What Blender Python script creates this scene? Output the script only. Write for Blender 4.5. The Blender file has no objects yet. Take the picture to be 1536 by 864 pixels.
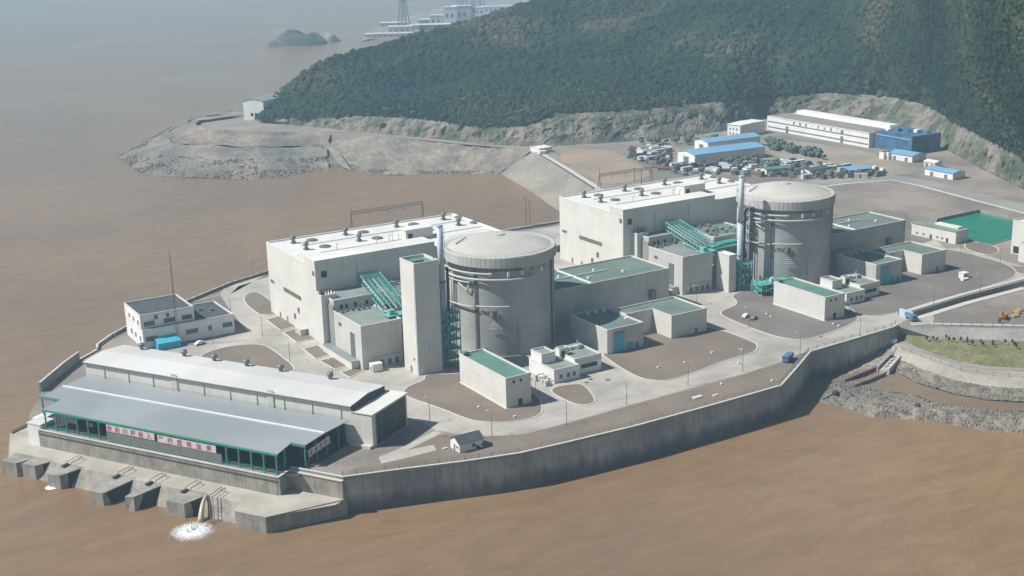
import bpy, bmesh, math, random
import numpy as np
from mathutils import Vector, Matrix, noise
from mathutils.geometry import tessellate_polygon
random.seed(7); rng = np.random.default_rng(7)
SC = bpy.context.scene; COL = SC.collection

# ------------------------------------------------------------------ camera
FOC = 1957.23; PIT, ROL, YAW = 0.2762219, -0.02558861, 0.54473656
CAMP = Vector((0, 0, 163.0))
_f = Vector((math.sin(YAW)*math.cos(PIT), math.cos(YAW)*math.cos(PIT), -math.sin(PIT)))
_r = Vector((math.cos(YAW), -math.sin(YAW), 0)); _u = _r.cross(_f)
R2 = _r*math.cos(ROL) + _u*math.sin(ROL); U2 = -_r*math.sin(ROL) + _u*math.cos(ROL)
cd = bpy.data.cameras.new('camera'); cam = bpy.data.objects.new('camera', cd); COL.objects.link(cam)
M = Matrix.Identity(4)
for i in range(3):
    M[i][0], M[i][1], M[i][2], M[i][3] = R2[i], U2[i], -_f[i], CAMP[i]
cam.matrix_world = M
cd.sensor_width = 36; cd.lens = 36*FOC/1536; cd.clip_start = 1; cd.clip_end = 20000
SC.camera = cam

# ------------------------------------------------------------------ sky, sun, exposure
SUN_TO = Vector((-0.8, 0.34, 1.0)).normalized()          # towards the sun
w = bpy.data.worlds.new('World'); SC.world = w; w.use_nodes = True
nt = w.node_tree; nt.nodes.clear()
sky = nt.nodes.new('ShaderNodeTexSky'); sky.sky_type = 'NISHITA'; sky.sun_disc = False
sky.sun_elevation = math.asin(SUN_TO.z); sky.sun_rotation = math.atan2(SUN_TO.x, SUN_TO.y)
sky.dust_density = .3; sky.air_density = 1.5; sky.altitude = 0
bg = nt.nodes.new('ShaderNodeBackground'); bg.inputs[1].default_value = 0.058
ow = nt.nodes.new('ShaderNodeOutputWorld')
nt.links.new(sky.outputs[0], bg.inputs[0]); nt.links.new(bg.outputs[0], ow.inputs[0])
sd = bpy.data.lights.new('sun', 'SUN'); sd.energy = 5.0; sd.angle = math.radians(0.53); sd.color = (1.0, .965, .91)
sun = bpy.data.objects.new('sun', sd); COL.objects.link(sun)
sun.rotation_euler = SUN_TO.to_track_quat('Z', 'Y').to_euler(); sun.location = (-400, 300, 900)
SC.view_settings.view_transform = 'Standard'; SC.view_settings.look = 'None'
SC.view_settings.exposure = 0.24; SC.view_settings.gamma = 1
HAZE_DENSITY = 0.00020; HAZE_COLOR = (.48, .75, 1.0)
SC.cycles.volume_bounces = 1; SC.cycles.max_bounces = 6; SC.cycles.diffuse_bounces = 2

WATER = -11.0
def W(px, py, z=0.0):
    """point of the horizontal plane z seen at photo position px, py"""
    d = R2*(px-768) - U2*(py-432) + _f*FOC
    return CAMP + d*((z-CAMP.z)/d.z)
def W2(px, py, z=0.0):
    p = W(px, py, z); return (p.x, p.y)

# ------------------------------------------------------------------ materials
def nodes_of(name):
    m = bpy.data.materials.new(name); m.use_nodes = True
    t = m.node_tree; b = t.nodes['Principled BSDF']; return m, t, b
def mat(name, col, rough=.8, var=.12, scale=.25, metal=0.0, streak=0.0, fine=.06, fscale=3.0, bump=0.0, col2=None, spec=.3, panel=None, mixlo=.4, mixhi=.62):
    m, t, b = nodes_of(name); N = t.nodes; L = t.links
    geo = N.new('ShaderNodeNewGeometry')
    n1 = N.new('ShaderNodeTexNoise'); n1.inputs['Scale'].default_value = scale; n1.inputs['Detail'].default_value = 6; n1.inputs['Roughness'].default_value = .6
    n2 = N.new('ShaderNodeTexNoise'); n2.inputs['Scale'].default_value = fscale; n2.inputs['Detail'].default_value = 3
    L.new(geo.outputs['Position'], n1.inputs['Vector']); L.new(geo.outputs['Position'], n2.inputs['Vector'])
    mx = N.new('ShaderNodeMix'); mx.data_type = 'RGBA'
    c2 = col2 if col2 else tuple(c*(1-var*2) for c in col)
    mx.inputs[6].default_value = (*c2, 1); mx.inputs[7].default_value = (*col, 1)
    mr = N.new('ShaderNodeMapRange'); mr.inputs['From Min'].default_value = mixlo; mr.inputs['From Max'].default_value = mixhi
    L.new(n1.outputs['Fac'], mr.inputs['Value']); L.new(mr.outputs[0], mx.inputs[0])
    def mul(sock, fac_sock, amount):
        mm = N.new('ShaderNodeMapRange'); mm.inputs['From Min'].default_value = .3; mm.inputs['From Max'].default_value = .7
        mm.inputs['To Min'].default_value = 1-amount; mm.inputs['To Max'].default_value = 1+amount
        L.new(fac_sock, mm.inputs['Value'])
        v = N.new('ShaderNodeVectorMath'); v.operation = 'SCALE'
        L.new(sock, v.inputs[0]); L.new(mm.outputs[0], v.inputs['Scale']); return v.outputs[0]
    out = mul(mx.outputs[2], n2.outputs['Fac'], fine)
    if streak:
        mp = N.new('ShaderNodeMapping'); mp.inputs['Scale'].default_value = (1, 1, .05)
        n3 = N.new('ShaderNodeTexNoise'); n3.inputs['Scale'].default_value = 1.1; n3.inputs['Detail'].default_value = 5
        L.new(geo.outputs['Position'], mp.inputs[0]); L.new(mp.outputs[0], n3.inputs['Vector'])
        out = mul(out, n3.outputs['Fac'], streak)
    if panel:   # faint joints between wall panels / roof sheets: (spacing horizontally, spacing vertically, darkness)
        sx = N.new('ShaderNodeSeparateXYZ'); L.new(geo.outputs['Position'], sx.inputs[0])
        ad = N.new('ShaderNodeMath'); ad.operation = 'ADD'; L.new(sx.outputs[0], ad.inputs[0]); L.new(sx.outputs[1], ad.inputs[1])
        fac = None
        for sock, sp, wd in ((ad.outputs[0], panel[0], .10), (sx.outputs[2], panel[1], .10)):
            if not sp: continue
            fr = N.new('ShaderNodeMath'); fr.operation = 'PINGPONG'; fr.inputs[1].default_value = sp/2
            L.new(sock, fr.inputs[0])
            lt = N.new('ShaderNodeMath'); lt.operation = 'LESS_THAN'; lt.inputs[1].default_value = wd
            L.new(fr.outputs[0], lt.inputs[0])
            if fac is None: fac = lt.outputs[0]
            else:
                mxx = N.new('ShaderNodeMath'); mxx.operation = 'MAXIMUM'; L.new(fac, mxx.inputs[0]); L.new(lt.outputs[0], mxx.inputs[1]); fac = mxx.outputs[0]
        ms = N.new('ShaderNodeMapRange'); ms.inputs['To Min'].default_value = 1; ms.inputs['To Max'].default_value = 1-panel[2]
        L.new(fac, ms.inputs['Value'])
        v = N.new('ShaderNodeVectorMath'); v.operation = 'SCALE'; L.new(out, v.inputs[0]); L.new(ms.outputs[0], v.inputs['Scale']); out = v.outputs[0]
    L.new(out, b.inputs['Base Color'])
    b.inputs['Roughness'].default_value = rough; b.inputs['Metallic'].default_value = metal
    b.inputs['Specular IOR Level'].default_value = spec
    if bump:
        bp = N.new('ShaderNodeBump'); bp.inputs['Strength'].default_value = 1; bp.inputs['Distance'].default_value = bump
        L.new(n2.outputs['Fac'], bp.inputs['Height']); L.new(bp.outputs[0], b.inputs['Normal'])
    return m

MT = {}
MT['wall'] = mat('cream_wall', (.66,.64,.59), .75, .05, .08, streak=.05, fine=.03, panel=(6,4.2,.05))
MT['wallgrey'] = mat('grey_wall', (.55,.54,.50), .8, .07, .1, streak=.07, fine=.03, panel=(6,4.2,.05))
MT['white'] = mat('white_paint', (.78,.775,.75), .7, .05, .1, fine=.03)
MT['roofwhite'] = mat('white_roof', (.72,.71,.665), .8, .07, .05, fine=.03, panel=(9,0,.05))
MT['roofgreen'] = mat('green_roof', (.16,.22,.19), .8, .10, .08, panel=(5,0,.09), fine=.06)
MT['roofteal'] = mat('teal_roof', (.115,.245,.20), .7, .08, .08, panel=(5,0,.09), fine=.05)
MT['roofgreygreen'] = mat('grey_green_roof', (.24,.29,.26), .85, .10, .1, panel=(5,0,.09), fine=.06)
MT['concrete'] = mat('weathered_concrete', (.34,.335,.31), .85, .14, .09, streak=.12, fine=.06)
MT['shaft'] = mat('reactor_concrete', (.43,.425,.40), .85, .10, .06, streak=.05, fine=.05, panel=(0,3.6,.16))
MT['dome'] = mat('dome_concrete', (.52,.50,.455), .8, .07, .08, fine=.04)
MT['ring'] = mat('ring_concrete', (.52,.51,.48), .8, .06, .1, streak=.08, fine=.04)
MT['seawall'] = mat('seawall_concrete', (.40,.39,.365), .9, .2, .05, streak=.2, fine=.08, fscale=1.2, panel=(14,3.4,.14))
def tide_stain(m):
    t = m.node_tree; N = t.nodes; L = t.links; b = N['Principled BSDF']; src = b.inputs['Base Color'].links[0].from_socket
    geo = N.new('ShaderNodeNewGeometry'); sx = N.new('ShaderNodeSeparateXYZ'); L.new(geo.outputs['Position'], sx.inputs[0])
    mp = N.new('ShaderNodeMapping'); mp.inputs['Scale'].default_value = (1, 1, .12); L.new(geo.outputs['Position'], mp.inputs[0])
    nz = N.new('ShaderNodeTexNoise'); nz.inputs['Scale'].default_value = .22; nz.inputs['Detail'].default_value = 6; L.new(mp.outputs[0], nz.inputs['Vector'])
    ma = N.new('ShaderNodeMath'); ma.operation = 'MULTIPLY_ADD'; ma.inputs[1].default_value = 9.0; L.new(nz.outputs['Fac'], ma.inputs[0]); L.new(sx.outputs[2], ma.inputs[2])
    mr = N.new('ShaderNodeMapRange'); mr.inputs['From Min'].default_value = -4.2; mr.inputs['From Max'].default_value = -.6; mr.inputs['To Min'].default_value = .42; mr.inputs['To Max'].default_value = 1.0
    L.new(ma.outputs[0], mr.inputs['Value'])
    v = N.new('ShaderNodeVectorMath'); v.operation = 'SCALE'; L.new(src, v.inputs[0]); L.new(mr.outputs[0], v.inputs['Scale']); L.new(v.outputs[0], b.inputs['Base Color'])
tide_stain(MT['seawall'])
def ground_joints(m, sp, dark):
    t = m.node_tree; N = t.nodes; L = t.links; b = N['Principled BSDF']; src = b.inputs['Base Color'].links[0].from_socket
    geo = N.new('ShaderNodeNewGeometry'); sx = N.new('ShaderNodeSeparateXYZ'); L.new(geo.outputs['Position'], sx.inputs[0]); fac = None
    for k in (0, 1):
        fr = N.new('ShaderNodeMath'); fr.operation = 'PINGPONG'; fr.inputs[1].default_value = sp/2; L.new(sx.outputs[k], fr.inputs[0])
        lt = N.new('ShaderNodeMath'); lt.operation = 'LESS_THAN'; lt.inputs[1].default_value = .09; L.new(fr.outputs[0], lt.inputs[0])
        if fac is None: fac = lt.outputs[0]
        else:
            mx = N.new('ShaderNodeMath'); mx.operation = 'MAXIMUM'; L.new(fac, mx.inputs[0]); L.new(lt.outputs[0], mx.inputs[1]); fac = mx.outputs[0]
    n5 = N.new('ShaderNodeTexNoise'); n5.inputs['Scale'].default_value = .035; n5.inputs['Detail'].default_value = 8; n5.inputs['Roughness'].default_value = .7; L.new(geo.outputs['Position'], n5.inputs['Vector'])
    m5 = N.new('ShaderNodeMapRange'); m5.inputs['From Min'].default_value = .38; m5.inputs['From Max'].default_value = .56; m5.inputs['To Min'].default_value = .80; m5.inputs['To Max'].default_value = 1.03; L.new(n5.outputs['Fac'], m5.inputs['Value'])
    ms = N.new('ShaderNodeMapRange'); ms.inputs['To Min'].default_value = 1; ms.inputs['To Max'].default_value = 1-dark; L.new(fac, ms.inputs['Value'])
    mm = N.new('ShaderNodeMath'); mm.operation = 'MULTIPLY'; L.new(ms.outputs[0], mm.inputs[0]); L.new(m5.outputs[0], mm.inputs[1])
    v = N.new('ShaderNodeVectorMath'); v.operation = 'SCALE'; L.new(src, v.inputs[0]); L.new(mm.outputs[0], v.inputs['Scale']); L.new(v.outputs[0], b.inputs['Base Color'])
MT['road'] = mat('concrete_road', (.455,.43,.375), .85, .09, .06, fine=.05, panel=None); ground_joints(MT['road'], 6.0, .14)
MT['kerb'] = mat('kerb_concrete', (.56,.54,.49), .85, .05, .2)
MT['gravel'] = mat('brown_gravel', (.215,.178,.14), .95, .09, .05, fine=.13, fscale=2.2)
MT['gravelgrey'] = mat('grey_gravel', (.20,.18,.16), .95, .10, .05, fine=.12, fscale=2.2)
MT['dirt'] = mat('bare_dirt', (.30,.255,.21), .95, .1, .02, fine=.12, fscale=.7, col2=(.185,.165,.145))
MT['sand'] = mat('sandy_concrete', (.42,.385,.325), .95, .1, .05, fine=.10, fscale=1.5, col2=(.30,.275,.235))
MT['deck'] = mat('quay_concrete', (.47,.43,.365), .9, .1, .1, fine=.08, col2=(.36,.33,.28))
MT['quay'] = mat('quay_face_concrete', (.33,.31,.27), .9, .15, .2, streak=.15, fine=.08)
MT['steelteal'] = mat('teal_steel', (.10,.42,.37), .5, .06, .5)
MT['steelgreen'] = mat('green_steel', (.03,.27,.19), .5, .06, .5)
MT['steelgrey'] = mat('grey_steel', (.20,.21,.21), .5, .08, .5, metal=.2)
MT['steeldark'] = mat('dark_steel', (.05,.055,.06), .6, .08, .5)
MT['bluegrey'] = mat('pale_blue_metal', (.50,.57,.62), .5, .05, .5)
MT['pipe'] = mat('pale_pipe', (.50,.50,.46), .6, .05, .5)
MT['dark'] = mat('dark_opening', (.025,.03,.035), .4, .05, .5)
MT['glass'] = mat('window_glass', (.06,.09,.12), .12, .02, .5, spec=.6)
MT['louvre'] = mat('louvre', (.16,.16,.14), .6, .06, .5)
MT['rust'] = mat('rust_brown', (.20,.11,.08), .8, .1, .8)
MT['canopyroof'] = mat('grey_metal_sheet', (.33,.355,.365), .45, .07, .03, fine=.04, metal=.1, panel=(3.0,0,.07))
MT['hallroof'] = mat('pale_metal_sheet', (.64,.63,.60), .55, .07, .03, fine=.04, panel=(4,0,.06))
MT['slate'] = mat('dark_slate_roof', (.085,.095,.10), .8, .1, .3)
MT['blue'] = mat('blue_paint', (.09,.21,.36), .5, .05, .5)
MT['cyan'] = mat('cyan_sheet', (.06,.46,.60), .5, .05, .4)
MT['blueroof'] = mat('blue_sheet_roof', (.20,.40,.58), .5, .06, .05, fine=.03)
MT['redbanner'] = mat('red_letters', (.45,.05,.10), .8, .05, .5)
MT['banner'] = mat('white_cloth', (.62,.60,.60), .8, .05, .5)
MT['grass'] = mat('short_grass', (.13,.145,.05), .95, .15, .12, fine=.3, fscale=.9, col2=(.21,.19,.095), bump=.2)
MT['rock'] = mat('grey_rock', (.27,.24,.195), .95, .16, .15, fine=.18, fscale=1.5)
MT['rubble'] = mat('rubble_slope', (.27,.235,.185), .95, .1, .03, fine=.25, fscale=.5, col2=(.155,.15,.135), bump=.6)
MT['cliff'] = mat('cut_rock_face', (.235,.20,.165), .95, .1, .045, fine=.3, fscale=.35, col2=(.075,.090,.055), bump=1.4, mixlo=.42, mixhi=.60)
MT['headtop'] = mat('earth_and_stone', (.31,.25,.185), .95, .1, .028, fine=.22, fscale=.45, col2=(.15,.145,.13), bump=.9, mixlo=.40, mixhi=.58)
MT['headtop2'] = mat('striped_fill_slope', (.29,.25,.195), .95, .1, .035, fine=.2, fscale=.4, col2=(.185,.17,.14), bump=.8)
MT['slope'] = mat('graded_slope', (.30,.265,.215), .95, .1, .035, fine=.14, fscale=.4, col2=(.22,.205,.175), bump=.3)
MT['mud'] = mat('tidal_mud', (.21,.155,.105), .55, .08, .04, fine=.06, fscale=.6)
MT['hill'] = mat('hill_ground', (.045,.070,.030), .95, .1, .02, fine=.2, fscale=.2, col2=(.12,.11,.06), mixlo=.30, mixhi=.42)
MT['leaf'] = None; MT['shedfloor'] = mat('shade_dark_floor', (.06,.06,.058), .8)  # floor tone holds the dim shade inside the shed
MT['trunk'] = mat('bark', (.10,.08,.06), .9)
MT['orange'] = mat('orange_paint', (.50,.20,.05), .6, .1, .8)
MT['rubber'] = mat('black_rubber', (.03,.03,.03), .8)
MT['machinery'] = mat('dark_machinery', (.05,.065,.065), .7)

# foliage: clumps get their own tone from position noise
def leaf_mat():
    m, t, b = nodes_of('hill_foliage'); N = t.nodes; L = t.links
    geo = N.new('ShaderNodeNewGeometry')
    n1 = N.new('ShaderNodeTexNoise'); n1.inputs['Scale'].default_value = .009; n1.inputs['Detail'].default_value = 7; n1.inputs['Roughness'].default_value = .62
    L.new(geo.outputs['Position'], n1.inputs['Vector'])
    cr = N.new('ShaderNodeValToRGB'); e = cr.color_ramp.elements
    e[0].position = .37; e[0].color = (.011,.028,.016,1); e[1].position = .57; e[1].color = (.030,.052,.021,1)
    x = e.new(.63); x.color = (.078,.074,.040,1)
    L.new(n1.outputs['Fac'], cr.inputs[0])
    at = N.new('ShaderNodeAttribute'); at.attribute_name = 'tone'
    v = N.new('ShaderNodeVectorMath'); v.operation = 'SCALE'
    L.new(cr.outputs[0], v.inputs[0]); L.new(at.outputs['Fac'], v.inputs['Scale'])
    L.new(v.outputs[0], b.inputs['Base Color']); b.inputs['Roughness'].default_value = .9; b.inputs['Specular IOR Level'].default_value = .1
    return m
MT['leaf'] = leaf_mat()
def water_mat(name, col, rough, big, small):
    m, t, b = nodes_of(name); N = t.nodes; L = t.links
    geo = N.new('ShaderNodeNewGeometry')
    n0 = N.new('ShaderNodeTexNoise'); n0.inputs['Scale'].default_value = .006; n0.inputs['Detail'].default_value = 6
    L.new(geo.outputs['Position'], n0.inputs['Vector'])
    mx = N.new('ShaderNodeMix'); mx.data_type = 'RGBA'
    mx.inputs[6].default_value = (col[0]*.86, col[1]*.88, col[2]*.92, 1); mx.inputs[7].default_value = (col[0]*1.08, col[1]*1.07, col[2]*1.03, 1)
    mr = N.new('ShaderNodeMapRange'); mr.inputs['From Min'].default_value = .35; mr.inputs['From Max'].default_value = .65
    L.new(n0.outputs['Fac'], mr.inputs['Value']); L.new(mr.outputs[0], mx.inputs[0]); L.new(mx.outputs[2], b.inputs['Base Color'])
    mp = N.new('ShaderNodeMapping'); mp.inputs['Rotation'].default_value = (0, 0, math.radians(55)); mp.inputs['Scale'].default_value = (.35, 1, 1)
    L.new(geo.outputs['Position'], mp.inputs[0])
    rp = N.new('ShaderNodeTexNoise'); rp.inputs['Scale'].default_value = .16; rp.inputs['Detail'].default_value = 7; rp.inputs['Roughness'].default_value = .65; rp.inputs['Distortion'].default_value = .6
    L.new(mp.outputs[0], rp.inputs['Vector'])
    rm = N.new('ShaderNodeMapRange'); rm.inputs['From Min'].default_value = .3; rm.inputs['From Max'].default_value = .7; rm.inputs['To Min'].default_value = .86; rm.inputs['To Max'].default_value = 1.12
    L.new(rp.outputs['Fac'], rm.inputs['Value']); vs_ = N.new('ShaderNodeVectorMath'); vs_.operation = 'SCALE'
    L.new(mx.outputs[2], vs_.inputs[0]); L.new(rm.outputs[0], vs_.inputs['Scale']); L.new(vs_.outputs[0], b.inputs['Base Color'])
    a = N.new('ShaderNodeTexNoise'); a.inputs['Scale'].default_value = big; a.inputs['Detail'].default_value = 4
    c = N.new('ShaderNodeTexNoise'); c.inputs['Scale'].default_value = small; c.inputs['Detail'].default_value = 3
    L.new(mp.outputs[0], a.inputs['Vector']); L.new(mp.outputs[0], c.inputs['Vector'])
    ad = N.new('ShaderNodeMath'); ad.operation = 'ADD'; L.new(a.outputs['Fac'], ad.inputs[0]); L.new(c.outputs['Fac'], ad.inputs[1])
    bp = N.new('ShaderNodeBump'); bp.inputs['Strength'].default_value = 1; bp.inputs['Distance'].default_value = .20
    L.new(ad.outputs[0], bp.inputs['Height']); L.new(bp.outputs[0], b.inputs['Normal'])
    b.inputs['Roughness'].default_value = rough; b.inputs['IOR'].default_value = 1.33; b.inputs['Specular IOR Level'].default_value = .5
    return m
MT['water'] = water_mat('muddy_sea', (.242,.157,.084), .22, .30, 1.4)
MT['pond'] = water_mat('green_pond_water', (.02,.23,.155), .2, .2, 1.0)

# ------------------------------------------------------------------ builders
def tag(o, label=None, cat=None, group=None, kind=None):
    if label: o['label'] = label
    if cat: o['category'] = cat
    if group: o['group'] = group
    if kind: o['kind'] = kind
    return o
def thing(name, loc, label, cat, group=None):
    o = bpy.data.objects.new(name, None); COL.objects.link(o); o.location = loc; o.empty_display_size = 1
    return tag(o, label, cat, group)
class MB:
    def __init__(s, xf=None): s.v = []; s.f = []; s.xf = xf
    def add(s, vs, fs):
        b = len(s.v)
        for p in vs: s.v.append(tuple(s.xf(p)) if s.xf else tuple(p))
        for q in fs: s.f.append(tuple(b+i for i in q))
        return s
    def box(s, x0, x1, y0, y1, z0, z1):
        return s.add([(x0,y0,z0),(x1,y0,z0),(x1,y1,z0),(x0,y1,z0),(x0,y0,z1),(x1,y0,z1),(x1,y1,z1),(x0,y1,z1)],
                     [(0,3,2,1),(4,5,6,7),(0,1,5,4),(1,2,6,5),(2,3,7,6),(3,0,4,7)])
    def cbox(s, cx, cy, z0, sx, sy, sz): return s.box(cx-sx/2, cx+sx/2, cy-sy/2, cy+sy/2, z0, z0+sz)
    def prism(s, poly, z0, z1, top=True):
        n = len(poly); vs = [(p[0],p[1],z0) for p in poly]+[(p[0],p[1],z1) for p in poly]
        fs = [(i,(i+1)%n,n+(i+1)%n,n+i) for i in range(n)]
        s.add(vs, fs)
        if top: s.sheet(poly, z1)
        return s
    def sheet(s, poly, z, holes=()):
        loops = [[Vector((p[0],p[1],0)) for p in poly]]+[[Vector((p[0],p[1],0)) for p in h] for h in holes]
        flat = [p for l in loops for p in l]
        tr = tessellate_polygon(loops); fs = []
        for a,b,c in tr:
            A,B,C_ = flat[a],flat[b],flat[c]
            cr = (B-A).cross(C_-A).z
            if abs(cr) < 1e-6: continue
            fs.append((a,b,c) if cr > 0 else (a,c,b))
        zz = z if callable(z) else (lambda x, y: z)
        return s.add([(p.x,p.y,zz(p.x,p.y)) for p in flat], fs)
    def tube(s, pts, r, n=8, r2=None, cap=True):
        pts = [Vector(p) for p in pts]; rings = []
        for i, p in enumerate(pts):
            d = (pts[min(i+1,len(pts)-1)]-pts[max(i-1,0)]).normalized()
            a = d.orthogonal().normalized() if abs(d.z) > .99 or i == 0 and False else d.cross(Vector((0,0,1)))
            if a.length < 1e-4: a = Vector((1,0,0))
            a.normalize(); b = d.cross(a)
            rr = r if r2 is None else r+(r2-r)*i/(len(pts)-1)
            rings.append([p+(a*math.cos(t*2*math.pi/n)+b*math.sin(t*2*math.pi/n))*rr for t in range(n)])
        vs = [q for R in rings for q in R]; fs = []
        for i in range(len(pts)-1):
            for t in range(n):
                u = (t+1) % n
                fs.append((i*n+t, i*n+u, (i+1)*n+u, (i+1)*n+t))
        if cap: fs += [tuple(range(n)), tuple(reversed(range((len(pts)-1)*n, len(pts)*n)))]
        return s.add(vs, fs)
    def bar(s, a, b, w): return s.tube([a, b], w*.7, 4)
    def lathe(s, prof, cx, cy, n=96, a0=0, a1=2*math.pi):
        full = abs(a1-a0-2*math.pi) < 1e-6; m = n if full else n+1
        vs = []
        for r, z in prof:
            for i in range(m):
                t = a0+(a1-a0)*i/n; vs.append((cx+r*math.cos(t), cy+r*math.sin(t), z))
        fs = []
        for j in range(len(prof)-1):
            for i in range(n):
                k = (i+1) % m
                fs.append((j*m+i, j*m+k, (j+1)*m+k, (j+1)*m+i))
        return s.add(vs, fs)
    def strip(s, A, B, wrap=False):   # quads between two polylines of equal count
        n = len(A); vs = [tuple(p) for p in A]+[tuple(p) for p in B]
        return s.add(vs, [(i, i+1, n+i+1, n+i) for i in range(n-1)])
    def obj(s, name, m, parent=None, smooth=False, label=None, cat=None, group=None, kind=None, recalc=True):
        off = Vector((0,0,0))
        if parent is not None:
            p = parent
            while p is not None: off = off+Vector(p.location); p = p.parent
        me = bpy.data.meshes.new(name)
        me.from_pydata([(v[0]-off.x, v[1]-off.y, v[2]-off.z) for v in s.v], [], s.f)
        me.materials.append(MT[m] if isinstance(m, str) else m)
        if recalc:
            bm = bmesh.new(); bm.from_mesh(me); bmesh.ops.recalc_face_normals(bm, faces=bm.faces); bm.to_mesh(me); bm.free()
        if smooth:
            for p_ in me.polygons: p_.use_smooth = True
        me.update()
        o = bpy.data.objects.new(name, me); COL.objects.link(o)
        if parent is not None: o.parent = parent
        return tag(o, label, cat, group, kind)
def offset_poly(poly, d):
    """inset a counter-clockwise polygon by d"""
    n = len(poly); out = []
    for i in range(n):
        p0, p1, p2 = Vector(poly[i-1]), Vector(poly[i]), Vector(poly[(i+1) % n])
        e1 = (p1-p0).normalized(); e2 = (p2-p1).normalized()
        n1 = Vector((-e1.y, e1.x)); n2 = Vector((-e2.y, e2.x))
        k = n1+n2; k = k/max(.3, k.length_squared)*2
        out.append(tuple(p1+k*d))
    return out
def ccw(poly):
    a = sum(poly[i][0]*poly[(i+1) % len(poly)][1]-poly[(i+1) % len(poly)][0]*poly[i][1] for i in range(len(poly)))
    return list(poly) if a > 0 else list(reversed(poly))
def rect(x0, x1, y0, y1): return [(x0,y0),(x1,y0),(x1,y1),(x0,y1)]
def block(root, poly, z0, h, wallm='wall', roofm='roofgreen', par=.45, parw=.36, parm='wall', roofname='roof', wallname='wall', roofz=None):
    """walls with a real parapet and a roof sheet set down behind it"""
    poly = ccw(poly); ins = offset_poly(poly, parw)
    m = MB(root.get('_xf') if False else None)
    m.prism(poly, z0, h, top=False)
    wl = m.obj(wallname, wallm, root)
    c = MB(); out = offset_poly(poly, -.06); n = len(poly)
    c.add([(p[0],p[1],h-.35) for p in out]+[(p[0],p[1],h+.12) for p in out]+[(p[0],p[1],h+.12) for p in ins]+[(p[0],p[1],h-par) for p in ins],
          [(k*n+i, k*n+(i+1) % n, (k+1)*n+(i+1) % n, (k+1)*n+i) for k in range(3) for i in range(n)])
    c.obj('parapet', parm, root)
    r = MB(); r.sheet(offset_poly(poly, parw*.5), h-par)
    rf = r.obj(roofname, roofm, root)
    return wl, rf
def copy_tree(o, off, label=None, parent=None, shared=False, skip=()):
    c = o.copy(); COL.objects.link(c); c.parent = parent
    if parent is None: c.location = Vector(o.location)+Vector(off)
    if label: c['label'] = label
    for ch in list(o.children):
        if ch.name.split('.')[0] in skip: continue
        copy_tree(ch, off, None, c)
    return c

# window pane set on a vertical face; frame as its parent part
def win(root, face, a0, a1, z0, z1, c, m='glass', name='window', out=.12, frame=True):
    """face 'x-' / 'y-' / 'x+' : plane coordinate c, a = other horizontal coordinate"""
    mb = MB(); fr = MB()
    def bb(M_, a0, a1, z0, z1, d0, d1):
        if face == 'x-': M_.box(c-d1, c-d0, a0, a1, z0, z1)
        elif face == 'x+': M_.box(c+d0, c+d1, a0, a1, z0, z1)
        else: M_.box(a0, a1, c-d1, c-d0, z0, z1)
    if frame:
        t = .12
        for q in ((a0-t,a1+t,z0-t,z0),(a0-t,a1+t,z1,z1+t),(a0-t,a0,z0,z1),(a1,a1+t,z0,z1)): bb(fr, *q, -.02, out+.08)
        f = fr.obj(name, 'white' if m == 'glass' else 'steelgrey', root)
        bb(mb, a0, a1, z0, z1, -.02, out); mb.obj('pane' if m == 'glass' else 'panel', m, f)
        return f
    bb(mb, a0, a1, z0, z1, -.02, out); return mb.obj(name, m, root)

exec_later = []
# ================================================================== SETTING
PO = Vector((98.8, 460.7)); PU = Vector((.528, -.849)); PN = Vector((.849, .528))   # pump house frame: along, across
def L(u, n, z=0.0): q = PO+PU*u+PN*n; return (q.x, q.y, z)
def L2(u, n): return L(u, n)[:2]
def wx(p): q = PO+PU*p[0]+PN*p[1]; return (q.x, q.y, p[2])

# water to the horizon
m = MB(); m.add([(-9000,-3000,WATER),(9000,-3000,WATER),(9000,12000,WATER),(-9000,12000,WATER)], [(0,1,2,3)])
m.obj('water', 'water', kind='structure', recalc=False)

SEAFRONT = [W2(515,720), W2(600,708.5), W2(700,696), W2(780,684), W2(850,668), W2(950,644), W2(1060,614), W2(1120,597), W2(1172,582), W2(1195,556), W2(1216,531), W2(1280,512), W2(1340,494), W2(1347,490)]
BACK = [(437,588), (369,589), (300,588), (215.6,585.3), (193.8,576.2), (137.5,539.6), (124,527), (116.5,518)]
LEFTEND = [W2(120,543), W2(95,560), W2(60,590), L2(-5,-24), L2(8,-31.2)]
RIGHT = [W2(1440,491), W2(1536,493), W2(1620,496), (520,285), (900,150)]
FAR = [(2600, 300), (2400, 1700), (1100, 1500), W2(700,190), W2(550,180), W2(480,172), W2(405,170), W2(372,176)]
EMB = [W2(350,181), W2(300,187), W2(292,194), W2(330,199), W2(400,200), W2(470,198), W2(497,200), W2(560,204), W2(640,210), W2(720,217), W2(798,227), W2(850,257), W2(895,285)]
canal_a = [W2(1362,470), W2(1450,443.5), W2(1536,421), (560,395)]
canal_b = [W2(1364,477.5), W2(1450,451.5), W2(1536,429), (566,385)]
CANAL = canal_a+list(reversed(canal_b))
POND = [W2(1406,328.6), W2(1470,315), W2(1520,326.5), W2(1556,338), W2(1548,366), W2(1514,359), W2(1483.7,368), W2(1447,358), W2(1400,345)]
outer = [L2(8,-31.2), L2(107,-31.2), L2(107,-25)] + SEAFRONT + RIGHT + FAR + EMB + BACK + LEFTEND[:-1]
m = MB(); m.sheet(outer, 0.0, holes=[CANAL, POND])
m.obj('ground', 'dirt', kind='structure')

def pp(l): return [W2(*q) for q in l]
def smooth_poly(P, k=2):
    for _ in range(k):
        Q = []
        for i in range(len(P)):
            a, b = Vector(P[i]), Vector(P[(i+1) % len(P)])
            Q += [tuple(a*.75+b*.25), tuple(a*.25+b*.75)]
        P = Q
    return P
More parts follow.
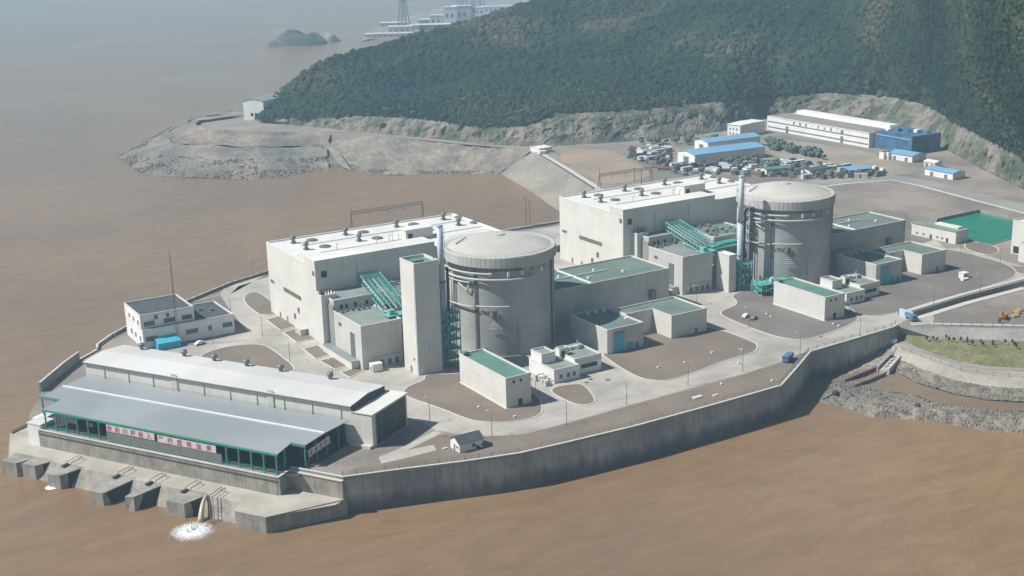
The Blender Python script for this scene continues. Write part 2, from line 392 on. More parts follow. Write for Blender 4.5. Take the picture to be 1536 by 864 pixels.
# plant apron of pale concrete roads and yards
C1 = pp([(404,409),(365,417),(340,427),(329,441),(345,465),(372,498),(300,515),(232,530),(250,548)])+[L2(40,10),L2(119,10),L2(121.5,20)]+pp([(594,621),(636,634.6),(654,646),(689,651),(706,654),(757,654),(790,651),(850,634.6),(938,610),(1048,579),(1130,557),(1170,544),(1195,533),(1216,526),(1280,507),(1347,487),(1361,480),(1361,468),(1450,441.5),(1536,419)])+[(500,366),(500,395)]+pp([(1536,400),(1490,386),(1440,372),(1419,373),(1380,340),(1360,330),(1340,318)])+[(500,470),(480,530),(436,545),(436,583),(369,584),(300,583),(217,580),(196,571),(188,560)]
m = MB(); m.sheet(C1, .05); m.obj('road', 'road', kind='structure')
def island(pts, mt='gravel', z=.16, sm=2, kerb=.55, raw=False, name='gravel_patch'):
    P = ccw(pts if raw else pp(pts))
    if sm: P = smooth_poly(P, sm)
    m = MB(); m.prism(P, 0.0, z); m.obj(name, mt, kind='structure')
    if kerb:
        O = offset_poly(P, -kerb); n = len(P); k = MB()
        k.add([(p[0],p[1],.05) for p in O]+[(p[0],p[1],z+.06) for p in O]+[(p[0],p[1],z+.06) for p in P]+[(p[0],p[1],z-.05) for p in P],
              [(j*n+i, j*n+(i+1) % n, (j+1)*n+(i+1) % n, (j+1)*n+i) for j in range(3) for i in range(n)])
        k.obj('kerb', 'kerb', kind='structure')
island([(605,589),(612,580),(640,570),(636,562),(690,562),(720,552),(806,592),(813,611),(811,622),(790,630),(757,634),(724,633),(702,629),(658,611),(612,596)])
island([(819,583.5),(868,575),(880,582),(893,600),(888,606),(870,608),(851,602)])
island([(900,530),(950,505),(1040,488),(1081,495),(1131,514),(1136,520),(1130,530),(1092,539),(1026,564.7),(1004,571),(982,571),(960,567),(933.6,553),(915,540)], sm=2)
island([(1081,470),(1086,465),(1111,456),(1093,441),(1160,428),(1262,455),(1290,474),(1280,486),(1223,507),(1201,510),(1170,507),(1126,492),(1086,475)], 'gravelgrey')
island([(1266,463),(1298,476),(1345,470),(1400,452),(1500,425),(1526,413),(1519,401),(1490,390),(1425,374),(1380,372),(1250,420)], 'gravelgrey')
island([(366,450),(370,441),(386,438),(398,446),(426,468),(395,475),(375,462)], sm=1)
island([(400.5,480),(428,472),(450,488),(421,495.5)], sm=0)
island([(426,499),(452,491),(470,499),(475,507.6),(445.6,514)], sm=0)
island([(455.5,524),(476,518.6),(496,532),(474,538)], sm=0)
island([(481,541.7),(500.6,536),(520,549),(503,554)], sm=0)
island([(512,559),(536,552),(546,556),(525,566)], sm=0)
island([(300,532),(345,519),(392,516),(410,526),(448,556),(420,560),(300,548)])
island([(1447,366),(1455,362),(1490,368),(1500,378),(1485,384),(1450,375)], 'gravel')
island([(1262,345),(1310,315),(1360,318),(1367,338),(1400,360),(1380,366)], 'gravelgrey', sm=0, kerb=0, z=.12)
# asphalt around the office
island([(206,490),(256,462),(330,444),(345,465),(366,492),(300,510),(226,524)], 'gravelgrey', sm=0, kerb=0, z=.1)
# perimeter verge of brown gravel between the road and the sea wall
verge = pp([(596,626),(636,637),(650,647),(640,656),(560,684),(527,702),(515,718)])+[(p[0]+.2,p[1]+.6) for p in SEAFRONT[1:10]]+pp([(1185,540),(1165,548),(1130,558.5),(1048,580.5),(938,611.5),(850,636),(790,652.5),(757,655.5),(706,655.5),(689,652.5),(668,650),(600,675),(590,690),(575,692),(560,684),(640,656),(650,647)][:12])+pp([(689,652.5),(660,660),(600,688),(575,694),(560,690),(600,675),(640,655)])
m = MB(); m.sheet(pp([(672,652),(706,656),(757,656),(790,653),(850,637),(938,612),(1048,581),(1130,559),(1168,547),(1186,541),(1190,552)])+[(p[0],p[1]) for p in reversed(SEAFRONT[:9])]+pp([(530,703),(574,689),(600,676),(650,655)]), .11)
m.obj('gravel_verge', 'gravel', kind='structure')
m = MB(); m.sheet(pp([(568,686),(600,673),(652,647),(664,650),(610,676),(650,668),(655,676),(600,690),(572,696)]), .16)
m.obj('path', 'road', kind='structure')
# roads on the landward side
def road_strip(pts, wd, mt='road', z=.07, name='road'):
    A = []; B = []; P = [Vector(W2(*q)) for q in pts]
    for i, p in enumerate(P):
        d = (P[min(i+1,len(P)-1)]-P[max(i-1,0)]).normalized(); n_ = Vector((-d.y, d.x))
        A.append((*(p+n_*wd/2), z)); B.append((*(p-n_*wd/2), z))
    m = MB(); m.strip(A, B); return m.obj(name, mt, kind='structure')
MT['asphalt'] = mat('pale_asphalt', (.30,.30,.28), .9, .1, .04, fine=.06)
road_strip([(1210,276),(1270,270),(1336,265),(1380,273),(1440,288),(1536,312),(1640,340)], 15, 'asphalt', .09)
road_strip([(1210,283),(1270,275.5),(1337,270),(1380,279),(1440,295),(1536,320),(1640,348)], 3.0, 'kerb', .16, 'kerb')
road_strip([(380,186),(440,190),(497,194.5),(600,204),(700,214),(798,222.5),(860,220),(950,214.5),(1040,206),(1085,199)], 15, 'slope', .09)
road_strip([(806,228),(850,254),(893,281),(960,322)], 5.5, 'kerb', .09)
road_strip([(800,226.5),(848,255.5),(892,283.5)], 1.4, 'steeldark', .3, 'channel')
road_strip([(1396,486),(1470,487.5),(1536,489),(1640,492)], 2.2, 'kerb', .18, 'kerb')
road_strip([(1362,466.5),(1450,440),(1536,417.5)], 2.0, 'kerb', .2, 'kerb')
road_strip([(1366,481),(1450,455),(1536,432.5)], 3.0, 'kerb', .2, 'kerb')
m = MB(); m.sheet(pp([(1366,483),(1400,473),(1402,486),(1366,489)]), .12); m.obj('yard_paving', 'road', kind='structure')
# orange-brown spoil ground next to the channel, packed yard ground
m = MB(); m.sheet(smooth_poly(pp([(822,230),(905,222),(930,232),(985,262),(950,272),(905,279),(880,262)])), .12); m.obj('bare_soil', mat('tan_soil', (.36,.26,.17), .95, .1, .03, fine=.1, fscale=.5, col2=(.26,.22,.17)), kind='structure')
m = MB(); m.sheet(smooth_poly(pp([(1150,205),(1300,226),(1330,238),(1380,262),(1330,262),(1240,266),(1210,250),(1140,225)])), .10); m.obj('bare_soil', mat('grey_soil', (.34,.29,.235), .95, .1, .03, fine=.1, fscale=.5), kind='structure')

# canal and pond
m = MB(); P = ccw(CANAL); n = len(P)
m.add([(p[0],p[1],0.02) for p in P]+[(p[0],p[1],-3.2) for p in P], [(i,(i+1) % n,n+(i+1) % n,n+i) for i in range(n)])
m.obj('canal_wall', 'seawall', label='grey concrete walls lining the narrow drainage canal', cat='wall', recalc=False)
m = MB(); m.sheet(P, -3.1); m.obj('canal_floor', mat('dark_canal_bed', (.11,.12,.11), .6), kind='structure')
P = ccw(POND); n = len(P); m = MB()
m.add([(p[0],p[1],0.35) for p in offset_poly(P,-.5)]+[(p[0],p[1],0.35) for p in P]+[(p[0],p[1],-1.8) for p in P], [(j*n+i,j*n+(i+1) % n,(j+1)*n+(i+1) % n,(j+1)*n+i) for j in range(2) for i in range(n)])
m.obj('pond_wall', 'concrete', label='low concrete rim around the green pond', cat='wall', recalc=False)
m = MB(); m.sheet(P, -1.3); m.obj('pond_water', 'pond', kind='structure')

# --- shore below the plant on the right: wall, grass slope, shore road, rubble bands, mud
def poly3(l, z): return [W(x, y, z) for x, y in l]
def dens(P, k):
    out = []
    for a, b in zip(P[:-1], P[1:]):
        for i in range(k): out.append(Vector(a).lerp(Vector(b), i/k))
    return out+[Vector(P[-1])]
def surf(A, B, rows, kcol, amp, sc, name, mt, pin=(0,0), kind='structure', kick=.0, base=None):
    A = dens(A, kcol); B = dens(B, kcol); vs = []; n = len(A)
    for j in range(rows+1):
        t = j/rows
        for i in range(n):
            p = A[i].lerp(B[i], t); e = 1.0
            if j == 0 and pin[0]: e = 0
            if j == rows and pin[1]: e = 0
            q = p*sc
            d = noise.fractal(q, 1.0, 2.0, 4)
            p = p+Vector((noise.noise(q+Vector((9,0,0)))*amp*.6*e, noise.noise(q+Vector((0,17,0)))*amp*.6*e, d*amp*e))
            vs.append(p)
    fs = [(j*n+i, j*n+i+1, (j+1)*n+i+1, (j+1)*n+i) for j in range(rows) for i in range(n-1)]
    m = MB(); m.add(vs, fs); return m.obj(name, mt, kind=kind, recalc=False)
G0 = [W(1347,490), W(1400,490.5), W(1440,491), W(1490,492), W(1536,493), W(1620,496), Vector((520,285,0))]
G1 = [W(1347,500,-3.4), W(1400,506,-3.6), W(1440,508,-3.6), W(1490,510,-3.6), W(1536,512,-3.6), W(1620,516,-3.6), Vector((524,278,-3.6))]
m = MB(); m.strip(dens(G0,1), dens(G1,1))
m.obj('retaining_wall', 'concrete', label='pale sloping retaining wall above the grass bank', cat='wall', recalc=False)
G2 = poly3([(1345,507),(1375,521),(1405,532),(1440,543),(1480,549),(1536,553)], -5.2)+[W(1620,558,-5.2)]
surf(G1, G2, 8, 12, .12, .3, 'grass_bank', 'grass', (1,1), 'structure')
G3 = poly3([(1338,512),(1352,524),(1395,541),(1440,556),(1490,564),(1536,567)], -5.2)+[W(1620,575,-5.2)]
surf(G2, G3, 3, 4, 0, 1, 'shore_road', 'sand', (1,1))
surf([G2[k].lerp(G3[k], .08)+Vector((0,0,.08)) for k in range(len(G2))], [G2[k].lerp(G3[k], .35)+Vector((0,0,.08)) for k in range(len(G2))], 1, 4, 0, 1, 'shore_road', 'asphalt', (1,1))
G4 = poly3([(1318,530),(1342,556),(1380,575),(1430,590),(1480,599),(1536,603)], -8.6)+[W(1620,612,-8.6)]
G34 = [a.lerp(b, .45) for a, b in zip(G3, G4)]
surf(G3, G34, 6, 14, .15, .35, 'shore_bank', 'sand', (1,1))
surf(G34, G4, 8, 14, .5, .35, 'shore_bank', 'rubble', (1,0))
G5 = poly3([(1285,572),(1320,585),(1370,592),(1420,607),(1470,613),(1536,617)], -9.6)+[W(1620,625,-9.6)]
surf([p+Vector((0,0,-.3)) for p in G4], G5, 6, 8, .12, .1, 'mud_flat', 'mud', (0,0))
G6 = poly3([(1250,572),(1292,601),(1350,611),(1400,615),(1450,623),(1536,630)], -8.5)+[W(1620,640,-8.5)]
surf([p+Vector((0,0,-.2)) for p in G5], G6, 6, 16, .6, .4, 'rubble_bank', 'rubble')
G7 = poly3([(1222,607),(1277,620),(1310,632),(1350,631),(1407,636),(1461,648),(1536,655)], -11.6)
G6b = poly3([(1250,572),(1280,595),(1315,606),(1350,611),(1400,615),(1450,623),(1536,630)], -8.5)
surf(G6b, G7, 10, 16, .8, .4, 'rubble_bank', 'rubble')
SL = [W(1247,548,-8.8), W(1290,535,-8.0), W(1322,521,-6.4), W(1340,511,-5.2)]
SR = [W(1235,580,-11.8), W(1285,572,-9.6), W(1318,530,-8.6), W(1338,512,-5.3)]
m_ = [W(1240,562,-10.8), W(1262,545,-10), W(1300,530,-9), W(1330,512,-7)]
surf([W(1222,607,-11.8), W(1247,566,-11.2), W(1290,545,-9.5), W(1318,524,-7.5), W(1341,508,-5.0)], [W(1250,590,-9.2), W(1268,570,-9.0), W(1300,560,-8.9), W(1330,545,-8.2), W(1345,522,-5.4)], 8, 14, .5, .4, 'rubble_bank', 'rubble')
surf([W(1247,570,-9.0), W(1290,556,-9.1), W(1325,545,-8.4), W(1346,556,-8.7)], [W(1270,598,-8.9), W(1290,585,-9.7), W(1320,586,-9.8), W(1372,580,-9.6)], 6, 12, .3, .3, 'mud_flat', 'mud')
m = MB(); m.add([tuple(W(1222,640,-11.3)), tuple(W(1300,652,-11.3)), tuple(W(1300,600,-9.0)), tuple(W(1240,590,-10.5))], [(0,1,2,3)])

# rocks scattered on the rubble (uncountable)
def rocks(name, regions, count, smin, smax, mt='rock', seed=3):
    r = np.random.default_rng(seed); V = []; F = []
    base = np.array([(-1,-1,-.6),(1,-1,-.6),(1,1,-.6),(-1,1,-.6),(-.7,-.7,.6),(.75,-.6,.7),(.6,.75,.55),(-.75,.6,.65)])
    fc = np.array([(0,3,2,1),(4,5,6,7),(0,1,5,4),(1,2,6,5),(2,3,7,6),(3,0,4,7)])
    for k in range(count):
        a, b, c, d = regions[r.integers(len(regions))]
        s, t = r.random(), r.random()
        p = (a*(1-s)+b*s)*(1-t)+(d*(1-s)+c*s)*t
        sz = smin*(smax/smin)**(r.random()**2)
        v = base*(sz*.5)*(1+.45*(r.random((8,3))-.5)); an = r.random()*6.28
        R = np.array([(math.cos(an),-math.sin(an),0),(math.sin(an),math.cos(an),0),(0,0,1)])
        v = v@R.T*np.array([1,1,.8])+np.array(p)+np.array([0,0,sz*.12])
        F += (fc+len(V)*8).tolist(); V.append(v)
    V = np.concatenate(V).tolist(); m = MB(); m.v = [tuple(x) for x in V]; m.f = [tuple(x) for x in F]
    return m.obj(name, mt, kind='stuff', recalc=False)
def quads_between(A, B):
    return [(np.array(A[i]), np.array(A[i+1]), np.array(B[i+1]), np.array(B[i])) for i in range(len(A)-1)]
rk = rocks('shore_rocks', quads_between(G34, G4)*2+quads_between(G6b, G7)*3+quads_between(G5, G6)*2, 5600, .25, .9)
tag(rk, 'loose grey boulders of the rubble banks beside the muddy inlet', 'rocks')

# --- headland and embankment of the far shore
def z_(l, z): return [W(x, y, z) for x, y in l]
E_top = [Vector((*p, 0)) for p in EMB]
HT = z_([(345,170),(320,177),(292,184),(262,192),(240,203)], 0)
# headland toe
topA = [W(372,172,1), W(350,174,2), W(300,181,2), W(292,186,3), W(310,193,4), W(355,196.5,3), W(400,198,2), W(450,197.5,1), W(490,198,0)]
toeA = [W(345,166,-12), W(290,176,-12), W(230,203,-12), W(170,238,-12), W(200,262,-12), W(262,271,-12), W(330,274.5,-12), (W(420,272,-12)), W(492,257,-12)]
midA = [topA[i].lerp(toeA[i], f) for i, f in enumerate((.5,.5,.45,.42,.42,.42,.42,.42,.45))]
for i, p in enumerate(midA): p.z = (-5,-3.5,-1.5,-2,-.5,.2,.2,-1.5,-4)[i]
surf([p+Vector((0,0,0)) for p in topA], midA, 26, 22, 1.9, .035, 'headland', 'headtop', (1,0))
surf(midA, toeA, 22, 22, 1.7, .04, 'headland', 'rubble', (0,0))
m = MB(); m.sheet([(p.x,p.y) for p in topA]+[W2(495,194), W2(395,182)], .05); m.obj('headland', 'slope', kind='structure')
topB = [W(488,198,0), W(497,200,0), W(560,204,0), W(640,210,0), W(720,217,0), W(798,227,0)]
toeB = [W(486,257,-12), W(515,253,-12), W(560,264,-12), W(640,265,-12), W(700,264,-12), W(748,263,-12)]
surf(topB, toeB, 20, 24, 2.0, .06, 'shore_bank', 'headtop2', (1,0))
topC = [W(798,227,0), W(850,257,0), W(895,285,0), Vector((437,588,0))]
toeC = [W(745,263,-12), W(793,291,-12), W(838,323,-12), Vector((412,592,-12))]
surf(topC, toeC, 10, 14, .25, .08, 'shore_bank', 'slope', (1,1))
m = MB(); m.strip([W(486,199,.3), W(478,212,-1.5), W(494,226,-4.5), W(512,250,-10)], [W(497,200,.3), W(492,212,-1.2), W(508,228,-4.2), W(528,256,-10)]); m.obj('gully', 'rock', kind='structure')
# pale berm half-way and a dark toe line of stone
hr = rocks('headland_rocks', [(np.array(midA[i].lerp(toeA[i],.35)), np.array(midA[i+1].lerp(toeA[i+1],.35)), np.array(toeA[i+1]), np.array(toeA[i])) for i in range(len(midA)-1)]+[( np.array(topB[i]*.15+toeB[i]*.85), np.array(topB[i+1]*.15+toeB[i+1]*.85), np.array(toeB[i+1]), np.array(toeB[i])) for i in range(5)], 5200, .6, 2.2, 'rock', 5)
tag(hr, 'grey boulders covering the tip of the far headland', 'rocks')

# --- hill with its cut rock face
FX = [ # foot of cliff (x,y,z0) , top of cliff (x,y,z1), crest (x,y,zc)
 ((372,181,-2),(374,178,-1),(392,166,4)),
 ((392,184,0),(393,178.5,4),(418,146,15)),
 ((430,187,0),(432,178,5),(455,114,31)),
 ((495,193,0),(495,177,8),(497,91,40)),
 ((545,199,0),(545,174,11),(545,79,44)),
 ((600,204,0),(600,176,12),(600,63,50)),
 ((660,209,0),(660,182,11),(660,48,56)),
 ((720,216,0),(720,192,10),(720,31,64)),
 ((790,220,0),(785,190,12),(790,7,76)),
 ((840,219,0),(838,172,18),(850,-12,85)),
 ((900,215,0),(900,168,19),(910,-28,94)),
 ((1000,208,0),(1000,160,19),(1010,-48,106)),
 ((1085,197,0),(1085,152,19),(1100,-62,116)),
 ((1150,176,0),(1155,146,14),(1180,-72,124)),
 ((1230,178,0),(1230,139,16),(1270,-80,132)),
 ((1320,183,0),(1320,141,17),(1370,-88,140)),
 ((1385,205,0),(1385,155,17),(1440,-94,146)),
 ((1425,228,0),(1428,180,17),(1500,-98,150)),
 ((1480,258,0),(1480,208,18),(1570,-100,152)),
 ((1536,285,0),(1536,238,18),(1660,-100,154)),
 ((1640,335,0),(1640,285,18),(1800,-95,156)),
 ((1800,400,0),(1800,350,18),(2000,-85,156)),
]
cols = [[W(*a) for a in c] for c in FX]
NC = 520
def interp_cols():
    n = len(cols); out = []
    wts = [0]
    for i in range(1, n): wts.append(wts[-1]+(cols[i][1]-cols[i-1][1]).length)
    ss = np.linspace(0, wts[-1], NC)
    res = []
    for k in range(3):
        a = np.array([tuple(c[k]) for c in cols]); res.append(np.stack([np.interp(ss, wts, a[:,d]) for d in range(3)], 1))
    # smooth along
    for k in range(3):
        a = res[k]
        for _ in range(6 if k < 2 else 30): a[1:-1] = (a[:-2]+2*a[1:-1]+a[2:])/4
    return res
F0, F1, FC = interp_cols()
# cliff
m = MB(); rows = 16; vs = []
for j in range(rows+1):
    t = j/rows
    for i in range(NC):
        p = Vector(F0[i]).lerp(Vector(F1[i]), t)
        q = p*.05
        ribs = noise.noise(Vector((i*.35, p.z*.05, 1)))
        k = math.sin(math.pi*min(1,t*1.0)) if j not in (0,) else 0
        hgt = F1[i][2]
        amp = min(1, max(0,hgt)/10)
        d = Vector((FC[i][0]-F0[i][0], FC[i][1]-F0[i][1], 0)).normalized()
        p = p + d*(noise.fractal(q*2.2, 1, 2, 5)*5.0+ribs*2.0)*amp*(k if j < rows else 0) + Vector((0,0,noise.fractal(q*3,1,2,3)*2.0*amp*k))
        if j == 0: p = p-d*1.5; p.z -= .5
        vs.append(p)
m.add(vs, [(j*NC+i, j*NC+i+1, (j+1)*NC+i+1, (j+1)*NC+i) for j in range(rows) for i in range(NC-1)])
m.obj('rock_cutting', 'cliff', kind='structure', recalc=False)
# hill surface
rows = 120; BR = 26; HV = []
for j in range(rows+BR+1):
    for i in range(NC):
        a, c = Vector(F1[i]), Vector(FC[i])
        if j <= rows:
            t = j/rows; p = a.lerp(c, t); p.z = a.z+(c.z-a.z)*(t**.93)
            q = p*.0045
            amp = min(1, (c.z)/60)*17*math.sin(math.pi*t)
            rid = (1-abs(noise.noise(Vector((p.x*.009, p.y*.009, 3.3))))*2.2)
            p.z += noise.fractal(q, 1, 2, 5)*amp*.9 + (rid-.5)*amp*.55 + noise.fractal(p*.03,1,2,3)*1.2*min(1,t*8)
        else:
            t = (j-rows)/BR; d = Vector((c.x, c.y, 0)).normalized()
            p = c+d*(90+c.z*2.6)*t; p.z = c.z+(-16-c.z)*(t**1.5)+noise.fractal(p*.008,1,2,3)*5*math.sin(math.pi*t)
        HV.append(tuple(p))
m = MB(); m.add(HV, [(j*NC+i, j*NC+i+1, (j+1)*NC+i+1, (j+1)*NC+i) for j in range(rows+BR) for i in range(NC-1)])
m.obj('hill', 'hill', smooth=True, kind='structure', recalc=False)

# woodland on the hill: one mass of leafy clumps
def ico_blob(r, nvar=10):
    bm = bmesh.new(); bmesh.ops.create_icosphere(bm, subdivisions=1, radius=1)
    co = np.array([v.co[:] for v in bm.verts]); fc = np.array([[v.index for v in f.verts] for f in bm.faces]); bm.free()
    keep = co[fc].mean(1)[:,2] > -.25; fc = fc[keep]
    out = []
    for k in range(nvar):
        n_ = np.array([noise.noise(Vector(c)*2.1+Vector((k*7.3,0,0))) for c in co]); n2_ = r.random(len(co))
        out.append(co*(1+.5*n_+.7*(n2_-.5))[:,None])
    used = np.unique(fc); remap = -np.ones(len(co), int); remap[used] = np.arange(len(used))
    return [o[used] for o in out], remap[fc]
blobs, bf = ico_blob(rng)
HVa = np.array(HV).reshape(rows+BR+1, NC, 3)
pts = []
A = HVa[:-1,:-1]; B = HVa[:-1,1:]; D = HVa[1:,:-1]
area = np.linalg.norm(np.cross(B-A, D-A), axis=2)
mask = np.ones_like(area); mask[rows+7:] = 0
xlim = HVa[:-1,:-1,0]; area = area*mask
pr_ = (area/area.sum()).ravel(); NT = 80000
idx = rng.choice(len(pr_), NT, p=pr_); jj, ii = np.unravel_index(idx, area.shape)
s_, t_ = rng.random(NT)[:,None], rng.random(NT)[:,None]
Pt = A[jj,ii]+(B[jj,ii]-A[jj,ii])*s_+(D[jj,ii]-A[jj,ii])*t_
keep = []
for k in range(NT):
    n_ = noise.fractal(Vector(Pt[k])*.011, 1, 2, 4)
    keep.append(n_ < .62+.25*rng.random())
Pt = Pt[np.array(keep)]; NT = len(Pt)
V = []; Fc = []; tone = []; nv = len(blobs[0]); ar = 0
for k in range(NT):
    dist = np.hypot(Pt[k,0], Pt[k,1]); s = rng.uniform(.8, 2.4)*(.85+.4*(dist > 1100))
    if rng.random() < .07: s *= 1.6
    b = blobs[rng.integers(len(blobs))]; an = rng.random()*6.28; c, sn = math.cos(an), math.sin(an)
    x = b[:,0]*c-b[:,1]*sn; y = b[:,0]*sn+b[:,1]*c
    V.append(np.stack([x*s+Pt[k,0], y*s+Pt[k,1], b[:,2]*s*rng.uniform(.75,1.25)+Pt[k,2]+s*.25], 1)); Fc.append(bf+k*nv)
    tone.append(np.full(nv, rng.uniform(.65, 1.3)))
V = np.concatenate(V).astype(np.float32); Fc = np.concatenate(Fc).astype(np.int32); tone = np.concatenate(tone).astype(np.float32)
me = bpy.data.meshes.new('woodland'); me.vertices.add(len(V)); me.vertices.foreach_set('co', V.ravel())
me.loops.add(Fc.size); me.loops.foreach_set('vertex_index', Fc.ravel())
me.polygons.add(len(Fc)); me.polygons.foreach_set('loop_start', np.arange(0, Fc.size, 3, dtype=np.int32))
at = me.attributes.new('tone', 'FLOAT', 'POINT'); at.data.foreach_set('value', tone)
me.materials.append(MT['leaf']); me.update(calc_edges=True); me.validate()
o = bpy.data.objects.new('woodland', me); COL.objects.link(o)
tag(o, 'dense dark green scrub wood covering the whole hillside', 'woodland', kind='stuff')

# island far out
MT['islandscrub'] = mat('island_scrub', (.10,.115,.085), .95, .2, .05, fine=.3, fscale=.3)
def mound(name, cx, cy, rx, ry, h, rot, seed, mt='hill'):
    vs = []; n = 48; k = 12
    for j in range(k+1):
        t = j/k
        for i in range(n):
            a = 2*math.pi*i/n; rr = t*(1+.22*noise.noise(Vector((math.cos(a)*1.5, math.sin(a)*1.5, seed))))
            x, y = rr*rx*math.cos(a), rr*ry*math.sin(a)
            z = WATER-2+(h+2)*(1-t**3.5)*(1+.75*noise.noise(Vector((x*.06, y*.06, seed))))
            vs.append((cx+x*math.cos(rot)-y*math.sin(rot), cy+x*math.sin(rot)+y*math.cos(rot), z))
    m = MB(); m.add(vs, [(j*n+i, j*n+(i+1) % n, (j+1)*n+(i+1) % n, (j+1)*n+i) for j in range(k) for i in range(n)])
    return m.obj(name, mt, kind='structure', smooth=True)
c = W(452,66,WATER); mound('island', c.x, c.y, 44, 34, 17, -YAW, 1.0, 'islandscrub')
c = W(412,69,WATER); mound('island', c.x, c.y, 20, 14, 6, -YAW, 2.0, 'rubble')
c = W(490,62,WATER); mound('island', c.x, c.y, 24, 20, 9, -YAW, 3.0, 'rock')
# far shore strip with the distant plant
FS = [W(540,62,WATER+1), W(600,50,WATER+1), W(700,44,WATER+1), W(900,60,WATER+1)]; FB = [W(555,45,WATER+1), W(620,20,WATER+1), W(760,-12,WATER+1), W(1000,-30,WATER+1)]
surf(FS, FB, 8, 8, 1.5, .01, 'far_shore', 'slope', (0,0))
# ================================================================== SEA WALLS, FENCES
def wall_line(pts, z0, z1, th, batter=0.0, side=1, xf=None):
    """a wall body below a line of points; side=+1: outer face to the right of travel"""
    P = [Vector(p) for p in pts]; nr = []
    for i, p in enumerate(P):
        d = (P[min(i+1,len(P)-1)]-P[max(i-1,0)]).normalized(); nr.append(Vector((d.y, -d.x))*side)
    def row(off, z): return [(p.x+n_.x*off, p.y+n_.y*off, z) for p, n_ in zip(P, nr)]
    m = MB(); rows = [row(batter, z0), row(0, z1), row(-th, z1), row(-th, z0)]
    n = len(P); vs = [q for r in rows for q in r]
    fs = [(k*n+i, k*n+i+1, ((k+1) % 4)*n+i+1, ((k+1) % 4)*n+i) for k in range(4) for i in range(n-1)]
    fs += [(0, n, 2*n, 3*n), (n-1, 2*n-1, 3*n-1, 4*n-1)]
    m.add(vs, fs); return m
def sea_wall(pts, label, name='sea_wall', side=1, cope=True, top=.9, z0=WATER-.5, m='seawall', batter=.9):
    t = thing(name, (*pts[0], 0), label, 'wall')
    wall_line(pts, z0, .02, 1.0, batter, side).obj('wall_face', m, t)
    P = [Vector(p) for p in pts]
    wall_line(pts, -.35, top, .55, 0.0, side).obj('parapet', 'concrete', t)
    q = []
    for i, p in enumerate(P):
        d = (P[min(i+1,len(P)-1)]-P[max(i-1,0)]).normalized(); q.append(tuple(p+Vector((d.y,-d.x))*side*.14))
    wall_line(q, top+.003, top+.2, .85, 0.0, side).obj('coping', 'kerb', t)
    return t
sw = [SEAFRONT[0]]+SEAFRONT[1:]
sea_wall([L2(107,-25)]+sw, 'tall stained grey concrete sea wall along the front of the plant')
sea_wall([BACK[0]]+BACK[1:]+[W2(145,526)], 'long sea wall with pale coping behind the two white halls', side=1, top=1.1)
t = sea_wall([W2(118,541), W2(95,558), W2(60,588)], 'short dark sea wall section beyond the far end of the pump house', side=1, top=3.6)
sea_wall([W2(145,526), W2(118,541)], 'low wall gap piece behind the far end of the pump house roof', top=.5)
def fence(pts, label, step, h=2.3, group=None, mt='steelgrey', rails=2, pick=True, inset=1.6, base=.16, side=-1, name='fence', pw=.24):
    P = [Vector(p) for p in pts]; Q = []
    for i, p in enumerate(P):
        d = (P[min(i+1,len(P)-1)]-P[max(i-1,0)]).normalized(); Q.append(p+Vector((d.y,-d.x))*side*inset)
    t = thing(name, (*Q[0], base), label, 'fence', group)
    tot = 0; posts = []
    for a, b in zip(Q[:-1], Q[1:]):
        Ln = (b-a).length; k = max(1, round(Ln/step))
        for i in range(k): posts.append(a.lerp(b, i/k))
    posts.append(Q[-1])
    for p in posts: MB().cbox(p.x, p.y, base-.1, pw, pw, h+.1).obj('post', mt, t)
    m = MB()
    for a, b in zip(Q[:-1], Q[1:]):
        for k in range(rails):
            z = base+h*(k+.6)/(rails); m.bar((a.x,a.y,z), (b.x,b.y,z), .035)
    m.obj('rail', mt, t)
    if pick:
        m = MB()
        for a, b in zip(Q[:-1], Q[1:]):
            n = int((b-a).length/.55)
            for i in range(n):
                p = a.lerp(b, (i+.5)/n); m.add([(p.x-.035,p.y,base+.1),(p.x+.035,p.y,base+.1),(p.x+.035,p.y,base+h-.1),(p.x-.035,p.y,base+h-.1)], [(0,1,2,3)])
        m.obj('mesh_wire', mt, t)
    return t
MT['fencegrey'] = mat('weathered_fence', (.36,.36,.33), .7)
fence(SEAFRONT[:9], 'long post and mesh fence just inside the front sea wall', 4.2, mt='fencegrey')
fence(SEAFRONT[8:], 'mesh fence on the sea wall bend beside the shore road', 4.5, mt='fencegrey', inset=1.2)
fence([W2(1400,488), W2(1440,488.5), W2(1536,490), (515,288)], 'thin fence on top of the retaining wall above the grass bank', 4, h=1.8, mt='fencegrey', inset=.2, pick=False)
fence([(p.x,p.y) for p in G3[:-1]][1:], 'row of slim posts along the shore road below the grass bank', 5, h=1.6, mt='steelgrey', inset=.4, base=-5.2, pick=False, pw=.14)
fence([W2(450,188.5), W2(545,198), W2(640,208), W2(760,219.5), W2(790,222)], 'roadside fence at the foot of the rock cutting', 6, h=1.8, mt='steeldark', inset=2, pick=False)
fence([W2(850,219), W2(950,213), W2(1040,204.5), W2(1084,198)], 'dark boundary fence running to the small white block', 6, h=2.6, mt='steeldark', inset=2, pick=True)
fence([BACK[2], BACK[3], BACK[4], BACK[5], BACK[6]], 'dark fence along the seaward road behind the white office', 5, h=1.8, mt='steeldark', inset=1.5)

